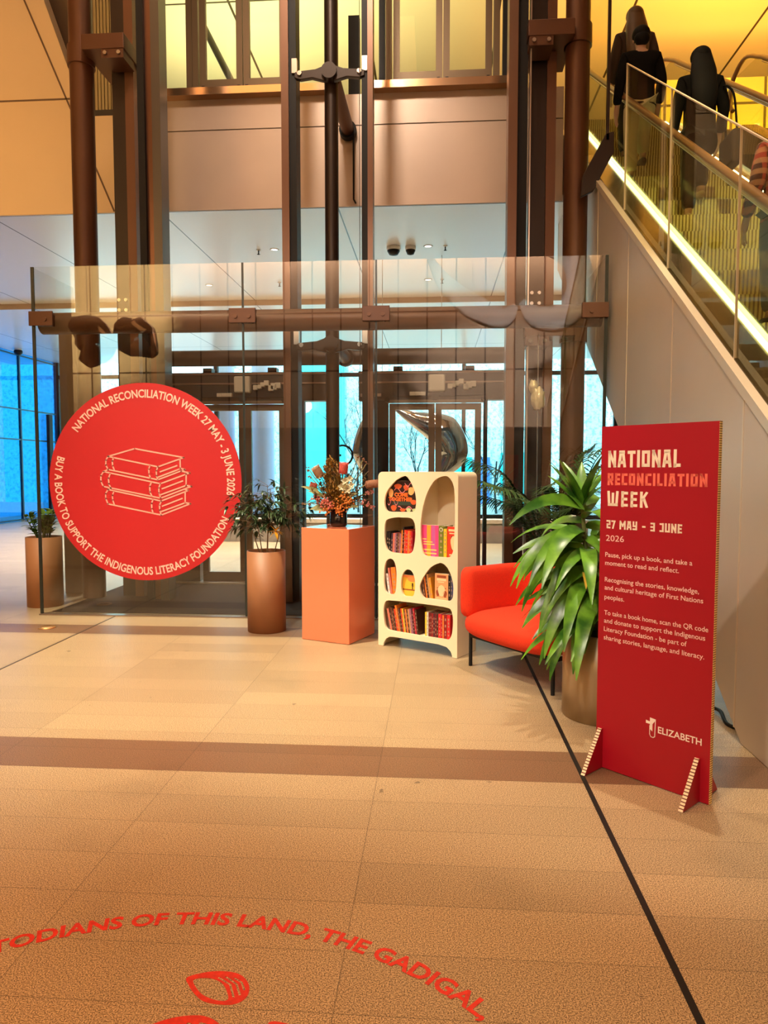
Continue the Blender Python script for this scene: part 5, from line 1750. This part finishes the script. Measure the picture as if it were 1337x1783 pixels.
face_book(0.687, 0.8355, 0.092, 0.262, 0.022, 'red cover book with pale print facing out in the tall niche', mat('cover_red', srgb(222, 60, 38), 0.4),
          [('pale_print', [rect(0.012, 0.222, 0.086, 0.240), rect(0.02, 0.20, 0.07, 0.21), blob(0.058, 0.125, 0.026, 0.06), rect(0.02, 0.02, 0.08, 0.03)], fm('cream', srgb(246, 206, 160))), ('dark_figure', [blob(0.046, 0.125, 0.014, 0.06), blob(0.068, 0.11, 0.012, 0.04)], fm('dark', srgb(44, 20, 16)))], 'books in the tall niche')
# small oval
book(0.092, 0.4685, 0.022, 0.182, 0.14, -9, 'white', 'white spined book in the small oval opening', 'books in the small oval opening')
book(0.122, 0.4685, 0.016, 0.235, 0.14, -9, 'salmon', 'salmon spined book in the small oval opening', 'books in the small oval opening')
book(0.141, 0.4685, 0.048, 0.240, 0.14, -6, 'orange', 'thick orange book in the small oval opening', 'books in the small oval opening')
book(0.058, 0.4685, 0.020, 0.262, 0.14, 0, 'crimson', 'tall dark crimson book behind the others in the small oval opening', 'books in the small oval opening', y0=0.175)
# small pointed opening
face_book(0.238, 0.4685, 0.155, 0.185, 0.02, 'yellow picture book with a small dark figure in the small pointed opening', mat('cover_yellow', srgb(246, 190, 64), 0.4),
          [('orange_sky', [blob(0.10, 0.15, 0.05, 0.022), rect(0.0, 0.165, 0.155, 0.185)], fm('peach', srgb(244, 136, 70))), ('brown_band', [rect(0.0, 0.052, 0.155, 0.064)], fm('brown', srgb(150, 84, 40))),
           ('dark_figure', [rect(0.100, 0.064, 0.110, 0.10), blob(0.105, 0.108, 0.009, 0.012), rect(0.095, 0.092, 0.118, 0.098)], fm('dark', srgb(44, 20, 16)))], None)
# round pointed opening
for x, th, h, ln_, c, l in ((0.462, .017, .150, -8, 'brown', 'low brown spined book at the edge of the egg shaped opening'), (0.488, .012, .192, -9, 'orange', 'thin orange book leaning in the egg shaped opening'), (0.503, .013, .200, -9, 'dark brown', 'dark brown book leaning in the egg shaped opening'),
                            (0.519, .015, .212, -9, 'tan', 'tan spined book leaning in the egg shaped opening'), (0.537, .018, .184, -9, 'gold', 'gold spined book leaning in the egg shaped opening')):
    book(x, 0.4685, th, h, 0.14, ln_, c, l, 'books in the egg shaped opening')
face_book(0.568, 0.4685, 0.130, 0.225, 0.02, 'rust and cream cover book facing out in the egg shaped opening', mat('cover_rust', srgb(232, 158, 108), 0.45),
          [('cream_print', [rect(0.02, 0.165, 0.11, 0.185), rect(0.03, 0.15, 0.09, 0.158), blob(0.065, 0.08, 0.034, 0.05), rect(0.01, 0.012, 0.12, 0.02)], fm('cream', srgb(246, 206, 160))), ('rust_print', [blob(0.065, 0.10, 0.045, 0.012), blob(0.03, 0.06, 0.018, 0.03), blob(0.10, 0.055, 0.018, 0.03), rect(0.02, 0.19, 0.11, 0.212)], fm('rust2', srgb(150, 70, 40)))], 'books in the egg shaped opening')
for x, th, h, c, l in ((0.702, .022, .215, 'black', 'black spined book beside the rust cover book'), (0.726, .016, .212, 'slate blue', 'slate blue spined book in the egg shaped opening'), (0.744, .018, .20, 'blue', 'blue spined book last in the egg shaped opening')):
    book(x, 0.4685, th, h, 0.14, 0, c, l, 'books in the egg shaped opening')

# ------------------------------------------------------------------ armchair
M_felt = mat('felt_orange', srgb(216, 50, 12), 0.9, var=0.10, scale=140, bump=0.25, bscale=500, sheen=0.0, detail=2)
ac = thing('armchair', 'orange red felt tub armchair on thin black legs', 'armchair', (0.80, 5.475, 0), R(-53.1))


def rbox(x0, x1, y0, y1, z0, z1, p=5.0, nu=40, nv=20):
    """superellipsoid cushion"""
    b_ = MB()
    cx, cy, cz = (x0 + x1) / 2, (y0 + y1) / 2, (z0 + z1) / 2
    def se(w, q):
        return math.copysign(abs(w) ** q, w)
    q = 2 / p
    vs = []
    for i in range(nv + 1):
        th = PI * i / nv - PI / 2
        for j in range(nu):
            ph = 2 * PI * j / nu
            vs.append((cx + (x1 - x0) / 2 * se(math.cos(th), 0.55) * se(math.cos(ph), q), cy + (y1 - y0) / 2 * se(math.cos(th), 0.55) * se(math.sin(ph), q), cz + (z1 - z0) / 2 * se(math.sin(th), 0.75)))
    return b_.add(vs, [(i * nu + j, i * nu + (j + 1) % nu, (i + 1) * nu + (j + 1) % nu, (i + 1) * nu + j) for i in range(nv) for j in range(nu)], 0, True)

rbox(-0.505, 0.505, -0.43, 0.40, 0.235, 0.475, 4.5, 64, 28).build('seat', M_felt, ac)
# U shaped back: path in plan, swept upright section with rounded rims
path = smooth_path([(-0.435, -0.34, 0), (-0.44, -0.10, 0), (-0.435, 0.12, 0), (-0.37, 0.27, 0), (-0.20, 0.325, 0), (0, 0.33, 0), (0.20, 0.325, 0), (0.37, 0.27, 0), (0.435, 0.12, 0), (0.44, -0.10, 0), (0.435, -0.34, 0)], 6)
def ring(p, tg, k_, z0, z1, th):
    sd = Vector((-tg.y, tg.x, 0))
    out = []
    n = 28
    for j in range(n):
        a = 2 * PI * j / n
        c_, s_ = math.cos(a), math.sin(a)
        u = math.copysign(abs(c_) ** 0.6, c_) * th / 2 * k_
        w = math.copysign(abs(s_) ** 0.35, s_) * (z1 - z0) / 2 * (0.55 + 0.45 * k_) if True else 0
        out.append(p + sd * u + Vector((0, 0, (z0 + z1) / 2 + w)))
    return out
n = len(path)
vs = []
ends = [(-0.060, 0.05), (-0.052, 0.45), (-0.036, 0.75), (-0.016, 0.93)]
def tang(i):
    return (path[min(i + 1, n - 1)] - path[max(i - 1, 0)]).normalized()
rings = [ring(path[0] + tang(0) * d_, tang(0), k_, 0.40, 0.80, 0.135) for d_, k_ in ends]
rings += [ring(path[i], tang(i), 1.0, 0.40, 0.80, 0.135) for i in range(n)]
rings += [ring(path[-1] - tang(n - 1) * d_, tang(n - 1), k_, 0.40, 0.80, 0.135) for d_, k_ in ends[::-1]]
vs = [q for r_ in rings for q in r_]
L = len(rings)
b_ = MB().add(vs, [(i * 28 + j, i * 28 + (j + 1) % 28, (i + 1) * 28 + (j + 1) % 28, (i + 1) * 28 + j) for i in range(L - 1) for j in range(28)], 0, True)
b_.add(rings[0], [tuple(range(27, -1, -1))]).add(rings[-1], [tuple(range(28))])
b_.build('backrest', M_felt, ac)
for sx in (-1, 1):
    for y in (-0.30, 0.29):
        MB().tube([(sx * 0.445, y, 0.0), (sx * 0.445, y, 0.27)], 0.0145, 14).build('leg', M_black, ac)
fr = MB()
for y in (-0.30, 0.29):
    fr.box(-0.445, 0.445, y - 0.012, y + 0.012, 0.235, 0.262)
for sx in (-1, 1):
    fr.box(sx * 0.445 - 0.012, sx * 0.445 + 0.012, -0.30, 0.29, 0.235, 0.262)
fr.build('under_frame', M_black, ac)

# ------------------------------------------------------------------ painted floor marks
M_paint = mat('floor_paint_red', srgb(206, 40, 16), 0.55, var=0.18, scale=50)


def arc_floor(r_, a0, du=0.0, cx=-0.75, cy=1.05):
    def fn(u, v):
        a = R(a0) - (u + du) / r_
        return (cx + (r_ + v) * math.cos(a) + 0.75, cy + (r_ + v) * math.sin(a) - 2.0, 0.0012)
    return fn

ft = thing('floor_lettering', 'curved line of red capital letters painted on the paving in front', 'floor lettering', (-0.75, 2.0, 0))
line = 'STODIANS OF THIS LAND, THE GADIGAL,'
kx = R(79.4) * 1.272 / text_geo(line, 0.03)[2]
pos = 0
for w_ in line.split(' '):
    pre = text_geo(line[:pos] + w_, 0.03)[2] - text_geo(w_, 0.03)[2]
    text_line(MB(), w_, arc_floor(1.272, 124.8, pre * kx), 0.062, text_geo(w_, 0.03)[2] * kx, bold=0.03).build('painted_word', M_paint, ft)
    pos += len(w_) + 1


def leaf_decal(loops, label):
    vs, fs = fill_shape(loops, 0.001)
    o = MB().add([(x, y, z + 0.0008) for x, y, z in vs], fs).build('floor_leaf_mark', M_paint)
    return tag(o, label, 'floor marking', 'painted leaves on the floor')

L1 = [(-0.762, 2.062), (-0.724, 2.085), (-0.673, 2.098), (-0.616, 2.094), (-0.579, 2.071), (-0.556, 2.032), (-0.557, 1.992), (-0.585, 1.966), (-0.63, 1.962), (-0.68, 1.972), (-0.721, 2.004), (-0.746, 2.034)]
L2 = [(-0.738, 2.056), (-0.69, 2.066), (-0.652, 2.052), (-0.628, 2.027), (-0.608, 1.984), (-0.634, 1.976), (-0.679, 1.990), (-0.712, 2.016)]
def slit(pts, w=0.006):
    a = [(p[0] + w, p[1] + w * 0.6) for p in pts]
    return list(pts) + a[::-1]
SL_ = [slit([(-0.668, 2.070), (-0.622, 2.042), (-0.596, 1.990)]), slit([(-0.645, 2.074), (-0.603, 2.045), (-0.580, 2.000)]), slit([(-0.617, 2.070), (-0.590, 2.054), (-0.572, 2.022)])]
loops = [smooth_loop(L1, 5), smooth_loop(L2, 5)] + SL_
leaf_decal(loops, 'red leaf outline painted on the paving under the lettering')
def moved(lp, dx, dy, ang, s):
    c_, s_ = math.cos(ang), math.sin(ang)
    return [((p[0] + 0.66) * s * c_ - (p[1] - 2.03) * s * s_ - 0.66 + dx, (p[0] + 0.66) * s * s_ + (p[1] - 2.03) * s * c_ + 2.03 + dy) for p in lp]
leaf_decal([moved(l, -0.045, -0.205, 0.25, 1.25) for l in loops], 'red painted leaf cut off by the lower photo edge, below the whole leaf')
leaf_decal([moved(l, 0.27, -0.215, -0.6, 1.1) for l in loops], 'second red painted leaf cut off by the lower photo edge, further along')

up = thing('floor_uplight', 'round brass rimmed light set flush in the dark paving band', 'floor light', (-3.84, 6.72, 0.001))
MB().lathe([(0.055, 0), (0.085, 0), (0.085, 0.006), (0.055, 0.006)], 40).build('rim', mat('brass_rim', (0.75, 0.42, 0.16), 0.3, 0.8), up)
MB().lathe([(0.0, 0.004), (0.055, 0.004), (0.055, 0.0)], 32).build('lens', mat('uplight_lens', (0.55, 0.34, 0.16), 0.2), up)

# black stanchion foot in the gap under the escalator truss
o = MB().tube(smooth_path([(1.80, 4.75, 0.012), (1.83, 4.60, 0.03), (1.80, 4.42, 0.012), (1.86, 4.30, 0.012)], 5), 0.012, 8).build('power_cable', M_black)
tag(o, 'black cable lying on the floor under the escalator truss', 'cable')

# ------------------------------------------------------------------ ceiling fittings of the lobby
M_white = mat('fitting_white', (0.8, 0.78, 0.74), 0.4)
M_lit = mat('downlight_lens', (1, 0.95, 0.85), 0.4, emit=(1, 0.95, 0.85), estr=2.5)


def dome(x, y, s, label):
    t = thing('dome_camera', label, 'camera', (x, y, 5.10), 0)
    MB().lathe([(0.0, 0.0), (0.11 * s, 0), (0.115 * s, -0.03), (0.10 * s, -0.06)], 28).build('housing', M_white, t)
    MB().lathe([(0.105 * s, -0.035), (0.10 * s, -0.07), (0.07 * s, -0.12), (0.0, -0.135)], 28).build('dome', M_black, t)

dome(-0.67, 11.5, 1.0, 'larger of two black dome cameras on the lobby ceiling')
dome(-0.40, 11.5, 0.75, 'smaller of two black dome cameras on the lobby ceiling')


def downlight(x, y, z, label):
    t = thing('downlight', label, 'ceiling light', (x, y, z), 0, 'round downlights in the lobby ceiling')
    MB().lathe([(0.055, 0), (0.075, 0), (0.075, -0.006), (0.055, -0.006)], 28).build('ring', M_white, t)
    MB().lathe([(0, -0.002), (0.055, -0.002), (0.055, 0)], 28).build('lens', M_lit, t)


def sprinkler(x, y, label):
    t = thing('sprinkler', label, 'sprinkler', (x, y, 5.10), 0, 'sprinkler heads in the lobby ceiling')
    MB().lathe([(0.0, 0), (0.035, 0), (0.03, -0.012), (0.0, -0.014)], 16).build('plate', M_white, t)
    MB().tube([(0, 0, 0), (0, 0, -0.07)], 0.010, 8).build('stem', M_black, t)
    MB().lathe([(0.0, -0.065), (0.028, -0.07), (0.0, -0.08)], 10).build('deflector', M_black, t)

for x, y, l in ((-2.59, 11.5, 'downlight in the lobby ceiling near the sprinkler over the disc doors'), (-0.12, 11.5, 'downlight beside the dome cameras in the lobby ceiling'), (-4.34, 13.6, 'downlight deeper in the lobby ceiling behind the glass over the disc'),
                (-0.14, 13.5, 'downlight deeper in the lobby ceiling behind the dome cameras'), (-2.65, 13.55, 'downlight deeper in the lobby ceiling beside the middle guide rail')):
    downlight(x, y, 5.10, l)
for x, y, l in ((-8.9, 16.6, 'downlight in the far lobby ceiling near the blue glazing'), (-7.6, 17.6, 'downlight in the far lobby ceiling between pier and blue glazing')):
    downlight(x, y, 5.03, l)
for x, y, l in ((-2.85, 11.5, 'sprinkler head beside the downlight over the disc doors'), (0.15, 11.5, 'sprinkler head beside the downlight by the dome cameras'), (0.12, 13.5, 'sprinkler head deeper in the ceiling behind the dome cameras'), (-2.95, 13.5, 'sprinkler head deeper in the ceiling beside the middle guide rail')):
    sprinkler(x, y, l)
t = thing('dome_camera', 'small black ceiling camera by the top of the blue glazing', 'camera', (-12.0, 19.9, 5.03))
MB().lathe([(0, 0), (0.10, 0), (0.10, -0.08), (0, -0.08)], 20).build('housing', M_white, t)
MB().ball((0, 0, -0.09), (0.12, 0.12, 0.10), 16, 10).build('dome', M_black, t)

# ------------------------------------------------------------------ hanging pieces of the hall behind, seen mirrored in the glass
horn('hanging_sculpture', 'dark mirror finish sculpture with a face, reflected in the glass above the disc', [(-9.75, -4.0, 5.50), (-9.3, -4.0, 5.25), (-9.05, -4.0, 4.85), (-9.4, -4.0, 4.40)], [0.16, 0.50, 0.52, 0.20], M_darkchrome, [((-9.3, -4, 5.5), (-9.3, -4, 12))], 0.7)
horn('hanging_sculpture', 'dark crumpled mirror finish ball, reflected in the glass beside the face', [(-8.4, -4.0, 5.5), (-8.15, -4.0, 5.2), (-7.8, -4.0, 4.95), (-7.45, -4.0, 4.6)], [0.2, 0.55, 0.50, 0.12], M_darkchrome, [((-8.1, -4, 5.5), (-8.1, -4, 12))], 0.8)
M_inf = mat('white_inflatable', (0.86, 0.80, 0.76), 0.45)
horn('hanging_sculpture', 'white crescent hanging sculpture, seen as a pale arc in the glass', [(-0.25, -4.0, 7.15), (0.25, -4.0, 6.35), (0.95, -4.0, 5.75), (1.7, -4.0, 5.45), (2.05, -4.0, 5.75)], [0.05, 0.22, 0.33, 0.30, 0.08], M_inf, [((0.95, -4, 5.9), (0.95, -4, 12))], 0.6)
horn('hanging_sculpture', 'white ring shaped hanging sculpture, seen as a pale loop in the glass', [(2.2, -4.0, 5.85), (2.6, -4.0, 5.45), (3.2, -4.0, 5.45), (3.65, -4.0, 6.0), (3.55, -4.0, 6.8), (2.95, -4.0, 7.2), (2.3, -4.0, 7.1)], [0.10, 0.30, 0.36, 0.36, 0.34, 0.26, 0.06], M_inf, [((2.95, -4, 7.3), (2.95, -4, 12))], 0.6)
lamp('inflatable_fill', 'SPOT', (1.2, 3.5, 10.8), (1.8, -4.0, 6.2), 15000, (1, 0.86, 0.74), 0.2, spot=30, blend=0.6)  # added lamp so the white sculptures show in the glass reflection
